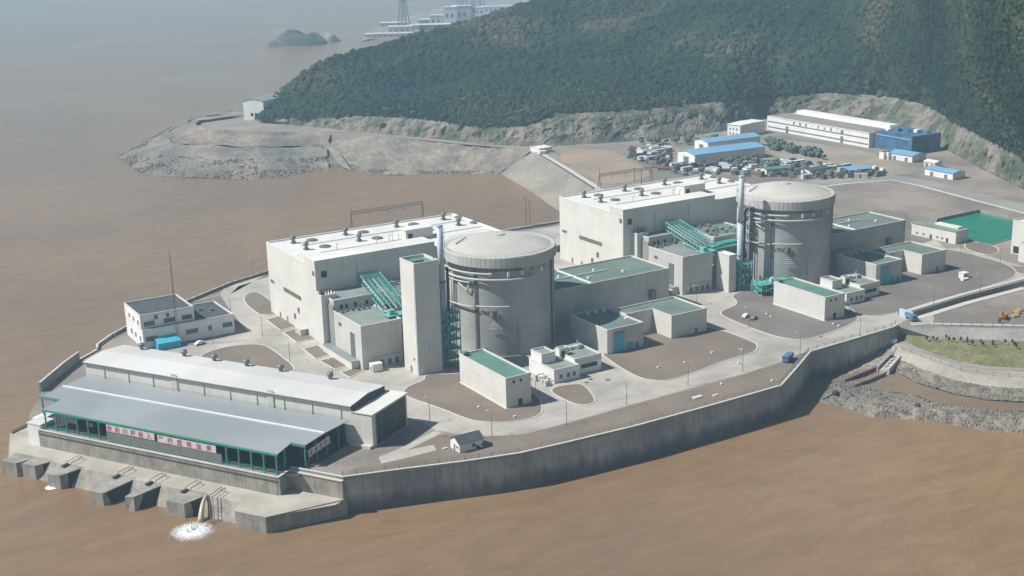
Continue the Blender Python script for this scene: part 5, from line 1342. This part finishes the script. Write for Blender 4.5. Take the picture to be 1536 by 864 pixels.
# vehicles ---------------------------------------------------------------
def car(x, y, rz, label, colm, kind='car', group=None, z=.15):
    t = bpy.data.objects.new('parked_'+kind, None); COL.objects.link(t); t.location = (x, y, z); t.rotation_euler = (0, 0, rz); tag(t, label, kind, group)
    def ob(mb, name, mt, par=t):
        me_off = mb.obj(name, mt, None); me_off.parent = par; return me_off
    if kind == 'car':
        b = MB(); prof = [(-2.2,.35),(-2.2,.85),(-1.5,1.0),(-1.0,1.45),(.7,1.45),(1.25,1.0),(2.15,.85),(2.2,.35)]
        n = len(prof); b.add([(p[0],-.85,p[1]) for p in prof]+[(p[0],.85,p[1]) for p in prof], [tuple(range(n)), tuple(reversed(range(n,2*n)))]+[(i,(i+1) % n,n+(i+1) % n,n+i) for i in range(n)])
        bo = ob(b, 'body', colm); g = MB(); g.box(-1.15,.85,-.87,.87,1.02,1.38); ob(g, 'windows', 'glass'); L_, ws = 2.2, ((-1.35,),(1.35,))
    else:
        ob(MB().box(-1.9, 3.2, -1.15, 1.15, .9, 2.5), 'cargo_bed', colm); ob(MB().box(-3.6, -2.0, -1.1, 1.1, .7, 2.7), 'cab', colm); ob(MB().box(-3.64, -2.6, -1.12, 1.12, 1.7, 2.4), 'windows', 'glass'); ob(MB().box(-3.5, 3.2, -.5, .5, .5, .9), 'chassis', 'steeldark'); ws = ((-2.8,),(2.2,))
    for (wx_,) in ws:
        for s in (-1, 1):
            ww = MB(); ww.tube([(wx_, s*.7, .38),(wx_, s*.95, .38)], .38, 12); ob(ww, 'wheel', 'rubber')
    return t
g = W(1182,541); car(g.x, g.y, .5, 'bright blue truck parked on the road corner near the sea wall', 'blue', 'truck')
g = W(1366,480); car(g.x, g.y, 1.2, 'small blue truck by the gate at the canal end', 'blue', 'truck')
g = W(848,381); car(g.x, g.y, .1, 'dark car parked behind the nearer dome beside the farther hall', 'steeldark')
g = W(862,381); car(g.x, g.y, .1, 'dark car beside another between nearer dome and farther hall', 'machinery')
g = W(840,376); car(g.x, g.y, .4, 'dark truck behind the nearer dome, left of two dark cars', 'steeldark', 'truck')
g = W(458,500); car(g.x, g.y, .2, 'dark grey car parked on gravel by the nearer hall end', 'steelgrey')
g = W(300,517); car(g.x, g.y, .3, 'white car parked in front of the white office', 'white')
g = W(1119,476); car(g.x, g.y, .3, 'white car parked beside the farther pale box', 'white')
g = W(1130,479); car(g.x, g.y, .5, 'grey car parked beside a white one left of the farther box', 'steelgrey')
g = W(690,571)
# excavator
g = W(1505,478); t = bpy.data.objects.new('excavator', None); COL.objects.link(t); t.location = (g.x, g.y, 0); t.rotation_euler = (0,0,.4); tag(t, 'orange excavator working on the bare ground beyond the canal', 'excavator')
def ob(mb, name, mt): o = mb.obj(name, mt, None); o.parent = t; return o
ob(MB().box(-1.8,1.8,-1.5,-.9,0,.8), 'track', 'rubber'); ob(MB().box(-1.8,1.8,.9,1.5,0,.8), 'track', 'rubber'); ob(MB().box(-1.7,1.9,-1.3,1.3,.85,2.1), 'body', 'orange'); ob(MB().box(-1.4,.0,.3,1.3,2.1,3.2), 'cab', 'orange')
b = MB(); b.bar((-1.6,-.3,1.8),(-4.2,-.3,4.2),.5); b.bar((-4.2,-.3,4.2),(-6.4,-.3,1.6),.4); ob(b, 'boom', 'orange'); ob(MB().box(-7.0,-6.0,-.8,.2,.5,1.6), 'bucket', 'steeldark')
m = MB(); 
for k in range(1, 6):
    gg = g+Vector((4+k*2.3, -2+k*1.2, 0)); q = blobs[k]*np.array([1.8,1.6,.9])*(1.0+.2*(k % 2))+np.array([gg.x, gg.y, .2]); m.add([tuple(v) for v in q], bf.tolist())
tag(m.obj('soil_heap', mat('orange_soil', (.38,.26,.14), .95), None, recalc=False), 'orange-brown heap of soil behind the excavator', 'soil heap')
# small white installation on the gravel at right
g = W(1445,417); t = thing('transformer_kiosk', (g.x, g.y, 0), 'small white kiosk alone on the grey gravel at the right', 'kiosk')
MB().cbox(g.x, g.y, .1, 3.4, 2.6, 2.4).obj('wall', 'white', t); MB().cbox(g.x, g.y, 2.5, 3.8, 3.0, .25).obj('roof', 'white', t); MB().cbox(g.x-2.6, g.y-3, .1, 4.2, 1.6, .9).obj('concrete_box', 'white', t); win(t, 'y-', g.x-.6, g.x+.6, .2, 2.0, g.y-1.3, 'dark', 'door', .04, frame=False)
# gate sign plate at end of road
g = W(1359,476); t = thing('site_gate', (g.x, g.y, 0), 'pale blue gate panel where the sea wall meets the canal', 'gate'); MB().cbox(g.x, g.y, 0, .3, 7.5, 3.2).obj('panel', 'bluegrey', t); MB().cbox(g.x, g.y-3.9, 0, .5, .5, 3.6).obj('post', 'steelgrey', t); MB().cbox(g.x, g.y+3.9, 0, .5, .5, 3.6).obj('post', 'steelgrey', t)
# outfall channel on the beach
def Bp(px, py, z): p = W(px, py, z); return Vector(p)
t = thing('outfall_channel', Bp(1330,533,-8), 'narrow concrete outfall trough on the muddy shore below the road', 'channel')
def wallseg(a, b, h, w_, name, mt):
    d = (b-a); d.z = 0; d.normalize(); n = Vector((-d.y, d.x, 0))*w_/2; m = MB(); zb = Vector((0,0,-1.5)); zt = Vector((0,0,h))
    m.add([tuple(q) for q in (a-n+zb, b-n+zb, b+n+zb, a+n+zb, a-n+zt, b-n+zt, b+n+zt, a+n+zt)], [(0,3,2,1),(4,5,6,7),(0,1,5,4),(1,2,6,5),(2,3,7,6),(3,0,4,7)]); return m.obj(name, mt, t)
wallseg(Bp(1336,534,-7.0), Bp(1316,554,-7.6), 1.2, .7, 'side_wall', 'concrete'); wallseg(Bp(1350,538,-7.2), Bp(1332,558,-7.9), 1.4, .8, 'side_wall', 'kerb')
wallseg(Bp(1314,552,-7.8), Bp(1267,571,-8.6), .5, .6, 'low_wall', 'rust'); wallseg(Bp(1328,560,-8.0), Bp(1281,579,-8.9), .5, .6, 'low_wall', 'seawall')
wallseg(Bp(1341,538,-7.2), Bp(1324,556,-7.8), .25, 2.6, 'trough_floor', 'deck')
for f in (.2, .45, .7): p = Bp(1341,538,-7.2).lerp(Bp(1324,556,-7.8), f); MB().cbox(p.x, p.y, p.z+.2, 2.6, .5, .5).obj('cross_beam', 'kerb', t)
g = Bp(1340,514,-5.2); t = thing('kiosk', g, 'tiny white box at the corner where shore road meets the sea wall', 'box'); MB().cbox(g.x, g.y, g.z, 2.0, 2.0, 1.6).obj('wall', 'white', t)
for px, py, lab in ((1378,612,'dark boulder standing out of the mud in the inlet'),(1255,592,'dark boulder on the tip of the rubble bank')):
    g = Bp(px, py, -9.6); q = blobs[3]*1.6+np.array([g.x, g.y, g.z+.3]); m = MB(); m.v = [tuple(v) for v in q]; m.f = [tuple(f) for f in bf.tolist()]; tag(m.obj('boulder', 'steeldark', None, recalc=False), lab, 'boulder')
# young saplings on the grass bank
for k in range(26):
    f = k/25; a, b_ = G1[1].lerp(G1[5], f), G2[1].lerp(G2[5], f); p = a.lerp(b_, .18+.25*random.random())
    t = thing('sapling', p, 'young staked sapling in the row on the grass bank', 'sapling', 'saplings on the grass bank')
    MB().tube([p-Vector((0,0,.2)), p+Vector((0,0,1.6))], .06, 5).obj('trunk', 'trunk', t)
    q = blobs[k % 10]*np.array([.45,.45,.8])*(1+.3*random.random())+np.array([p.x, p.y, p.z+1.7]); m = MB(); m.v = [tuple(v) for v in q]; m.f = [tuple(f_) for f_ in bf.tolist()]; m.obj('crown', 'leafdark', t, recalc=False)

# ================================================================== BUILDINGS ON THE LANDWARD SIDE
def long_gable(p0, p1, width, h, label, wm='white', rm='blueroof', stripes=(), rh=1.8, name='warehouse', group=None, cat='warehouse', openings=True):
    """p0-p1: near long side base line"""
    a, b = Vector((*p0,0)), Vector((*p1,0)); d = (b-a).normalized(); n = Vector((-d.y, d.x, 0)); Ln = (b-a).length
    X = lambda p: tuple(a+d*p[0]+n*p[1]+Vector((0,0,p[2])))
    t = thing(name, a, label, cat, group)
    m = MB(X); m.add([(0,0,0),(Ln,0,0),(Ln,width,0),(0,width,0),(0,0,h),(Ln,0,h),(Ln,width,h),(0,width,h),(0,width/2,h+rh),(Ln,width/2,h+rh)], [(0,1,5,4),(2,3,7,6),(0,4,8,7,3),(1,2,6,9,5)]); m.obj('wall', wm, t)
    r = MB(X); 
    for s, y in ((-1,-.5),(1,width+.5)):
        r.add([(-.5,y,h),(Ln+.5,y,h),(Ln+.5,width/2,h+rh+.15),(-.5,width/2,h+rh+.15),(-.5,y,h+.25),(Ln+.5,y,h+.25),(Ln+.5,width/2,h+rh+.4),(-.5,width/2,h+rh+.4)], [(0,1,2,3),(4,5,6,7),(0,1,5,4),(1,2,6,5),(3,0,4,7)])
    r.obj('roof', rm, t)
    for z0, z1, mt in stripes:
        m = MB(X); m.box(.3, Ln-.3, -.12, -.01, z0, z1); m.obj('window_band', mt, t)
    if openings:
        k = max(2, int(Ln/12))
        for i in range(k):
            m = MB(X); u = (i+.5)*Ln/k; m.box(u-1.2, u+1.2, -.1, -.01, .1, 2.6); m.obj('door', 'steelgrey', t)
        m = MB(X); m.box(-.1, -.01, width*.35, width*.65, 0, h*.7); m.obj('end_door', 'steelgrey', t)
    return t, X
p0, p1 = W2(1042,249), W2(1146,234)
t, X = long_gable(W2(1042,249), W2(1147,235.5), 20, 7.2, 'blue-roofed warehouse with white gable wall in the yard', wm='white', rm='blueroof', rh=1.6)
t, X = long_gable(W2(1062,229), W2(1140,219), 16, 7.0, 'second blue roof right behind the blue-roofed warehouse', rh=1.5)
# long white two-band building
a = W2(1150.5,194); b = W2(1303,222)
t = thing('long_workshop', (*a,0), 'very long white building with dark window bands below the cliff', 'building')
A_, B_ = Vector((*a,0)), Vector((*b,0)); d = (B_-A_).normalized(); n = Vector((-d.y, d.x, 0)); Ln = (B_-A_).length
if n.x < 0: n = -n
X = lambda p: tuple(A_+d*p[0]+n*p[1]+Vector((0,0,p[2])))
m = MB(X); m.box(0, Ln, 0, 34, 0, 10.2); m.obj('wall', 'white', t)
m = MB(X); m.box(-.3, Ln+.3, .6, 24, 10.2, 10.45); m.obj('roof', MT.setdefault('duskroof', mat('grey_felt_roof', (.30,.27,.245), .9)), t)
m = MB(X); m.box(4, Ln-6, 26, 34.5, 10.2, 12.8); m.obj('raised_roof_strip', 'white', t)
m = MB(X); m.box(.2, Ln-.2, -.3, .5, 10.2, 10.7); m.obj('parapet', 'white', t)
for z0, z1 in ((6.2, 7.0), (2.0, 2.9)):
    m = MB(X); m.box(1, Ln-1, -.14, -.01, z0, z1); wf = m.obj('window_band', 'glass', t)
    m = MB(X)
    for k in range(60): m.box(1+k*(Ln-2)/60, 1.25+k*(Ln-2)/60, -.2, -.01, z0-.01, z1+.01)
    m.obj('mullion', 'white', wf)
for u in (Ln*.2, Ln*.74): m = MB(X); m.box(u, u+2.6, -.25, -.01, .1 if u < Ln*.5 else 0, 5.0); m.obj('doorway', 'steelgrey', t)
m = MB(X); m.box(Ln*.74, Ln*.74+2.6, -.26, -.01, 7.2, 9.4); m.obj('stair_window', 'steelgrey', t)
for i, c in enumerate('质量第一安全第一'):
    q = X((Ln*.27+i*6.6, -.1, 7.55)); text_mesh(c, 2.2, 'wall_letter', 'steelgrey', t, q, d)
# blue netted scaffold at its end
t = thing('netted_block', X((Ln+3,0,0)), 'building wrapped in deep blue scaffold netting at the end of the long white building', 'building')
m = MB(X); m.box(Ln+2, Ln+36, 4, 32, 0, 12.2); m.obj('netting', mat('blue_netting', (.06,.17,.32), .8, .2, .15, fine=.2), t)
m = MB(X)
for k in range(13): m.box(Ln+2+k*2.8, Ln+2.2+k*2.8, 3.8, 3.95, 0, 13.4)
for z in (3, 6, 9): m.box(Ln+2, Ln+36, 3.8, 3.95, z, z+.15)
for k in range(10): m.box(Ln+36.05, Ln+36.2, 4+k*3, 4.2+k*3, 0, 13)
m.obj('scaffold', 'steelgrey', t)
m = MB(X); m.box(Ln+3, Ln+35, 3.7, 3.78, 9.5, 10.4); m.obj('light_band', 'blueroof', t)
for k in range(5): m = MB(X); m.box(Ln+5+k*6, Ln+8+k*6, 10+k*3, 14+k*3, 12.2, 13.2+(k % 2)); m.obj('roof_material', ('white','blue','steelgrey')[k % 3], t)
t, X2 = long_gable(W2(1091,204), W2(1110,206.5), 30, 9.0, 'white cubic block with dark side at the left of the long building', rm='white', rh=.3, name='white_block', cat='building', openings=False)
for k in range(3):
    m = MB(X2); m.box(2+k*3.2, 3.2+k*3.2, -.1, -.01, 5.2, 6.6); m.obj('window', 'glass', t); m = MB(X2); m.box(2+k*3.2, 3.2+k*3.2, -.1, -.01, 1.6, 3.0); m.obj('window', 'glass', t)
long_gable(W2(1333,238), W2(1368,244), 14, 4.2, 'low shed with blue-white roof just below the blue netting', rm='blueroof', rh=1.2, name='site_shed', cat='shed')
long_gable(W2(1387,262), W2(1429,270), 11, 4.0, 'low white cabin row with pale blue roof beside the road', rm='blueroof', rh=1.0, name='site_cabin', cat='cabin')
long_gable(W2(1386,250), W2(1402,253), 7, 3.6, 'small cabin with white roof behind the cabin row', rm='white', rh=.8, name='site_cabin', cat='cabin')
for px, lab in ((1325,'white water tank cube left of the low blue-white shed'),(1332,'white water tank cube nearest the low blue-white shed')):
    g = W(px,238); t = thing('water_tank', g, lab, 'tank'); MB().cbox(g.x, g.y, 0, 4, 4, 4.5).obj('tank', 'white', t); MB().cbox(g.x, g.y, 4.5, 2, 2, .8).obj('lid', 'steelgrey', t)
g0 = W2(812,229); t = thing('gate_house', (*g0,0), 'small white gate house at the corner of the shore road', 'hut'); block(t, rect(g0[0]-3, g0[0]+8, g0[1]-2, g0[1]+10), 0, 3.6, 'white', 'white', par=.3); MB().box(g0[0]-5, g0[0]+1, g0[1]-6, g0[1]-2.1, 0, 2.2).obj('annex', 'white', t)
# building left of the pond and at the right edge
a, b = W2(1367,352), W2(1433,366.5)
t = thing('pool_house', (*a,0), 'long low pale building at the near edge of the green pond', 'building')
A_, B_ = Vector((*a,0)), Vector((*b,0)); d = (B_-A_).normalized(); n = Vector((-d.y, d.x, 0)); Ln = (B_-A_).length
if n.x < 0: n = -n
X = lambda p: tuple(A_+d*p[0]+n*p[1]+Vector((0,0,p[2])))
m = MB(X); m.box(0, Ln, 0, 9.5, 0, 6.2); m.obj('wall', 'wall', t); m = MB(X); m.box(-.3, Ln+.3, -.3, 9.8, 6.2, 6.45); m.obj('roof', 'roofgreygreen', t); m = MB(X); m.box(10, Ln-3, 5.5, 9.0, 6.45, 7.3); m.obj('roof_strip', 'roofwhite', t)
for u in (11.5, 21.5): m = MB(X); m.box(u, u+1.3, -.12, -.01, .1, 2.3); m.obj('door', 'steeldark', t)
for u in (3, 7, 15.5, 18.5): m = MB(X); m.box(u, u+1.2, -.1, -.01, 1.2, 2.2); m.obj('window', 'steelgrey', t)
t = thing('edge_building', (526,388,0), 'tall pale building cut by the right edge of the picture', 'building'); block(t, rect(526.4, 570, 372, 399.5), 0, 16.5, 'wall', 'roofwhite'); win(t, 'x-', 394, 398, .8, 3.9, 526.4, 'dark', 'garage_opening', .1)
t = thing('edge_building', (512,372,0), 'lower cream building in front at the right picture edge', 'building'); block(t, rect(516.5, 526.2, 372, 387.5), 0, 9.0, 'wall', 'roofwhite')
# headland building
g = W(364,175,2); h_ = W(400,177,2)
a, b = W2(366,176,2), W2(398,177,2); A_, B_ = Vector((*a,2)), Vector((*b,2)); d = (B_-A_).normalized(); n = Vector((-d.y, d.x, 0))
X = lambda p: tuple(A_+d*p[0]+n*p[1]+Vector((0,0,p[2])))
t = thing('boat_house', A_, 'white hall with arched gable alone on the headland', 'hall'); Ln = (B_-A_).length*.95
m = MB(X); arc_ = [(Ln*k/10, 0, 14+2.0*math.sin(math.pi*k/10)) for k in range(11)]; k_ = len(arc_)
m.add([(0,0,-2),(Ln,0,-2)]+[arc_[10-i] for i in range(11)], [tuple(range(13))]); m.add([(0,95,-2),(Ln,95,-2)]+[(arc_[10-i][0],95,arc_[10-i][2]) for i in range(11)], [tuple(range(13))])
m.add([(0,0,-2),(0,95,-2),(0,95,14),(0,0,14)], [(0,1,2,3)]); m.add([(Ln,0,-2),(Ln,95,-2),(Ln,95,14),(Ln,0,14)], [(0,1,2,3)]); m.obj('wall', 'white', t)
m = MB(X); m.add([(p[0],-.5,p[2]+.1) for p in arc_]+[(p[0],95.5,p[2]+.1) for p in arc_], [(i,i+1,k_+i+1,k_+i) for i in range(k_-1)]); m.obj('roof', 'roofgreygreen', t)
for u in (Ln*.35, Ln*.55, Ln*.72): m = MB(X); m.box(u, u+2.4, -.15, -.01, 1.2, 4.0); m.obj('window', 'dark', t)

# construction yard clutter
yard = Vector((0,0,0)); random.seed(21)
YC = {'dark':('machinery','steeldark','rust','slate'), 'light':('white','bluegrey','kerb'), 'mid':('steelgrey','rust','steelteal','leafdark')}
def pile(kind, x, y, rz):
    names = {'container': ('site_container','steel site container among the clutter of the construction yard','container','containers in the construction yard'),
             'stack': ('material_stack','stack of building material lying in the construction yard','stack','material stacks in the construction yard'),
             'pipes': ('pipe_bundle','bundle of dark pipes lying in the construction yard','pipe bundle','pipe bundles in the construction yard'),
             'truck': ('site_truck','parked site truck among the materials of the construction yard','truck','trucks in the construction yard')}
    nm, lb, ct, gp = names[kind]
    t = bpy.data.objects.new(nm, None); COL.objects.link(t); t.location = (x, y, .1); t.rotation_euler = (0,0,rz); tag(t, lb, ct, gp)
    def ob(mb, n_, mt): o = mb.obj(n_, mt, None); o.parent = t; return o
    if kind == 'container':
        cm = random.choice(['bluegrey','white','bluegrey','roofgreygreen','white','kerb','steelgrey']); ob(MB().box(-4,4,-1.3,1.3,0,2.7), 'body', cm); ob(MB().box(-4.1,4.1,-1.4,1.4,2.7,2.85), 'roof', random.choice(['white','bluegrey','steelgrey'])); ob(MB().box(-1,0,-1.34,-1.3,.1,2.2), 'door', 'steeldark')
    elif kind == 'stack':
        cm = random.choice(['machinery','rust','steelgrey','roofgreygreen','kerb','slate','roofgreygreen','slate','bluegrey']); L_ = random.uniform(2,5); b = MB(); b.box(-L_,L_,-1.5,1.5,0,random.uniform(.7,1.8)); ob(b, 'lower_layer', cm); c = MB(); c.box(-L_*.7,L_*.5,-1.1,1.2,1.8,2.4+random.random()); ob(c, 'upper_layer', random.choice([cm,'steelgrey','white']))
        ob(MB().box(-L_-.3,-L_+.3,-1.7,1.7,0,.3), 'bearer', 'rust')
    elif kind == 'pipes':
        cm = random.choice(['steeldark','rust','steelgrey','machinery'])
        for k in range(4): ob(MB().tube([(-5,-1.5+k*.95,.5),(5,-1.5+k*.95,.5)], .45, 8), 'pipe', cm)
        for k in range(3): ob(MB().tube([(-5,-1.0+k*.95,1.3),(5,-1.0+k*.95,1.3)], .45, 8), 'pipe', cm)
    else:
        cm = random.choice(['steelgrey','white','kerb','bluegrey']); ob(MB().box(-1.6,3.6,-1.2,1.2,.9,2.3), 'cargo_bed', cm); ob(MB().box(-3.6,-1.8,-1.1,1.1,.6,2.6), 'cab', random.choice([cm,'white'])); ob(MB().box(-3.5,3.5,-.9,.9,.3,.9), 'chassis', 'steeldark')
    return t
protos = {k: [pile(k, 0, 0, 0) for _ in range(n_)] for k, n_ in (('container',6),('stack',9),('pipes',3),('truck',3))}
def place(kind, x, y, rz, first={}):
    i = random.randrange(len(protos[kind])); pr0 = protos[kind][i]
    if not pr0.get('used'): pr0['used'] = 1; o = pr0
    else: o = copy_tree(pr0, (0,0,0))
    o.location = (x, y, .1); o.rotation_euler = (0,0,rz)
def inpoly(x, y, P):
    c = False
    for i in range(len(P)):
        (x0,y0),(x1,y1) = P[i-1], P[i]
        if (y0 > y) != (y1 > y) and x < (x1-x0)*(y-y0)/(y1-y0)+x0: c = not c
    return c
zones = [(pp([(935,225),(1000,221),(1008,247),(1120,252),(1120,262),(1020,262),(985,252),(950,238)]), 75, .2),
         (pp([(1060,252),(1185,243),(1240,250),(1325,256),(1330,265),(1240,270),(1180,266),(1100,264)]), 120, .2),
         (pp([(1150,252),(1240,255),(1240,268),(1160,262)]), 30, .2)]
placed = []
for Z, n_, base_ in zones:
    xs = [p[0] for p in Z]; ys = [p[1] for p in Z]; k = 0; tries = 0
    while k < n_ and tries < 4000:
        tries += 1; x, y = random.uniform(min(xs), max(xs)), random.uniform(min(ys), max(ys))
        if not inpoly(x, y, Z) or any((x-a)**2+(y-b)**2 < 36 for a, b in placed): continue
        placed.append((x,y)); kd = random.choices(['container','stack','pipes','truck'], [2.2,6,1.6,1.2])[0]
        place(kd, x, y, random.choice([.0,.05,1.57,-.6,.9])+random.uniform(-.15,.15)); k += 1
for k_ in list(protos):
    for o in protos[k_]:
        if not o.get('used'):
            for ch in list(o.children): bpy.data.objects.remove(ch)
            bpy.data.objects.remove(o)
        else: del o['used']
# larger sheds in the yard
long_gable(W2(1150,263), W2(1187,259), 8, 3.4, 'long low site shed with dark roof right of the farther vent stack', rm='roofteal', wm='white', rh=.8, name='site_shed', cat='shed')
long_gable(W2(1215,264), W2(1244,259), 8, 3.2, 'second low site shed behind the farther dome', rm='slate', wm='white', rh=.8, name='site_shed', cat='shed')
long_gable(W2(1275,262), W2(1304,259), 12, 2.6, 'bright blue tarpaulin-roofed shed at the right of the clutter', rm='blueroof', wm='blue', rh=.6, name='site_shed', cat='shed')
for (px, py, w_, lab) in ((963,239,6,'white tarpaulin heap beside the bare tan soil'),(993,229,5,'small white tent left of the blue-roofed warehouse')):
    g = W(px,py); t = thing('tent', g, lab, 'tent'); m = MB(); m.add([(g.x-w_/2,g.y-3,0),(g.x+w_/2,g.y-3,0),(g.x+w_/2,g.y+3,0),(g.x-w_/2,g.y+3,0),(g.x-w_/2,g.y,2.8),(g.x+w_/2,g.y,2.8)], [(0,1,5,4),(2,3,4,5),(0,4,3),(1,2,5)]); m.obj('cover', 'white', t); MB().cbox(g.x-w_/2, g.y, 0, .2, .2, 3.0).obj('pole', 'steelgrey', t)
# trees of the yard rows: each with trunk and crown
MT['leafyard'] = mat('yard_foliage', (.14,.20,.16), .9, .25, .6, spec=.1)
def tree(x, y, z, s, label, group):
    t = thing('tree', (x, y, z), label, 'tree', group)
    MB().tube([(x,y,z-.3),(x,y,z+s*1.0)], .22, 6, .12).obj('trunk', 'trunk', t)
    m = MB()
    for k in range(4):
        q = blobs[random.randrange(10)]*s*random.uniform(.55,.85)+np.array([x+random.uniform(-.6,.6)*s, y+random.uniform(-.6,.6)*s, z+s*random.uniform(.9,1.7)]); m.add([tuple(v) for v in q], bf.tolist())
    m.obj('crown', 'leafyard', t, recalc=False); return t
tp = [tree(0,0,0,s,'small green tree in the loose row beside the construction yard','green trees of the construction yard') for s in (1.7,2.2,2.6)]
used = [False]*3
def ptree(px, py):
    g = W(px, py); i = random.randrange(3)
    if used[i]: o = copy_tree(tp[i], (0,0,0))
    else: o = tp[i]; used[i] = True
    o.location = (g.x, g.y, 0); 
for k in range(60):
    f = random.random(); ptree(1148+92*f+random.uniform(-5,5), 219+19*f+random.uniform(-4,4))
for k in range(26): f = random.random(); ptree(1090+75*f, 249+4*math.sin(f*9)+random.uniform(-3,3))
for k in range(24): ptree(960+random.random()*140, 217-6*random.random()-.055*0)

# ================================================================== FAR AWAY
def pylon(px, py, h, wd, label):
    g = W(px, py, WATER+3); t = thing('pylon', g, label, 'pylon', 'distant lattice pylons')
    X = lambda p: (g.x+p[0], g.y+p[1], g.z+p[2])
    m = MB(X); n_ = 9
    for sx in (-1,1):
        for sy in (-1,1): m.bar((sx*wd/2,sy*wd/2,0),(sx*wd*.08,sy*wd*.08,h),1.1)
    for j in range(n_):
        f0, f1 = j/n_, (j+1)/n_; r0, r1 = wd/2*(1-f0*.84), wd/2*(1-f1*.84)
        for s in (-1,1): m.bar((-r0,s*r0,h*f0),(r1,s*r1,h*f1),.4); m.bar((r0,s*r0,h*f0),(-r1,s*r1,h*f1),.4)
    m.obj('lattice', 'steelgrey', t)
    m = MB(X)
    for f, w_ in ((.72,.62),(.84,.5),(.97,.4)): m.bar((-wd*w_,-wd*w_*.4,h*f),(wd*w_,wd*w_*.4,h*f),.6)
    m.obj('crossarm', 'steelgrey', t); return t
pylon(606, 42, 62, 16, 'hazy lattice pylon left above the distant plant')
pylon(693, 30, 75, 20, 'hazy lattice pylon beside the distant domed building')
pylon(720, 18, 60, 16, 'third hazy pylon just above the hill ridge')
def farbox(px, py, w_, d_, h, label, mt='white', name='distant_building', dome=0):
    g = W(px, py, WATER+2); t = thing(name, g, label, 'building'); r = Vector((R2.x, R2.y, 0)).normalized(); f = Vector((-r.y, r.x, 0))
    X = lambda p: tuple(Vector((g.x,g.y,g.z))+r*p[0]+f*p[1]+Vector((0,0,p[2])))
    m = MB(X); m.box(-w_/2, w_/2, 0, d_, -4, h); m.obj('wall', mt, t); m = MB(X); m.box(-w_/2-.6, w_/2+.6, -.6, d_+.6, h, h+.8); m.obj('roof', 'roofwhite' if mt != 'white' else 'hallroof', t)
    for k in range(max(2,int(w_/9))): m = MB(X); m.box(-w_/2+3+k*9, -w_/2+7+k*9, -.25, -.01, h*.35, h*.6); m.obj('window', 'steelgrey', t)
    if dome: MB().lathe([(dome,g.z-3),(dome,g.z+h),(dome*.7,g.z+h+dome*.3),(.01,g.z+h+dome*.42)], g.x, g.y, 32).obj('dome', 'bluegrey', t, smooth=True)
    return t
farbox(583,56,74,20,5,'low white shoreline building nearest the island')
farbox(600,49,40,24,9,'distant white hall at the foot of the left pylon')
farbox(622,46,16,16,8,'small bright distant hut touching the hill ridge')
farbox(650,44,60,24,7,'distant low brownish row behind the ridge','slope')
farbox(692,32,34,26,26,'tall pale blue distant block below the middle pylon','bluegrey')
farbox(676,34,22,20,26,'distant white block left of the tall pale blue block')
farbox(718,24,18,18,15,'bright small distant block right of the tall pale blue block')
farbox(742,20,60,26,12,'faint long distant building meeting the ridge')
farbox(655,38,22,22,16,'small pale distant block left of the second hazy pylon')
farbox(636,41,18,18,12,'narrow distant block between the two hazy pylons','bluegrey')
farbox(706,30,16,16,34,'slim tall distant block right of the second hazy pylon','white')
farbox(590,40,46,20,6,'thin distant shed behind the hall under the left pylon','bluegrey')

# ================================================================== HAZE
hz = MB(); hz.box(-2600, 4600, -500, 6800, WATER-1.0, 215); ho = hz.obj('haze', 'white', kind='stuff'); ho['label'] = 'thin pale haze filling the air over sea, plant and hill'; ho['category'] = 'haze'
hm = bpy.data.materials.new('haze_air'); hm.use_nodes = True; ht = hm.node_tree; ht.nodes.clear()
pv = ht.nodes.new('ShaderNodeVolumePrincipled'); pv.inputs['Density'].default_value = HAZE_DENSITY; pv.inputs['Color'].default_value = (*HAZE_COLOR, 1); pv.inputs['Anisotropy'].default_value = .0
ho_ = ht.nodes.new('ShaderNodeOutputMaterial'); ht.links.new(pv.outputs[0], ho_.inputs['Volume']); ho.data.materials.clear(); ho.data.materials.append(hm)
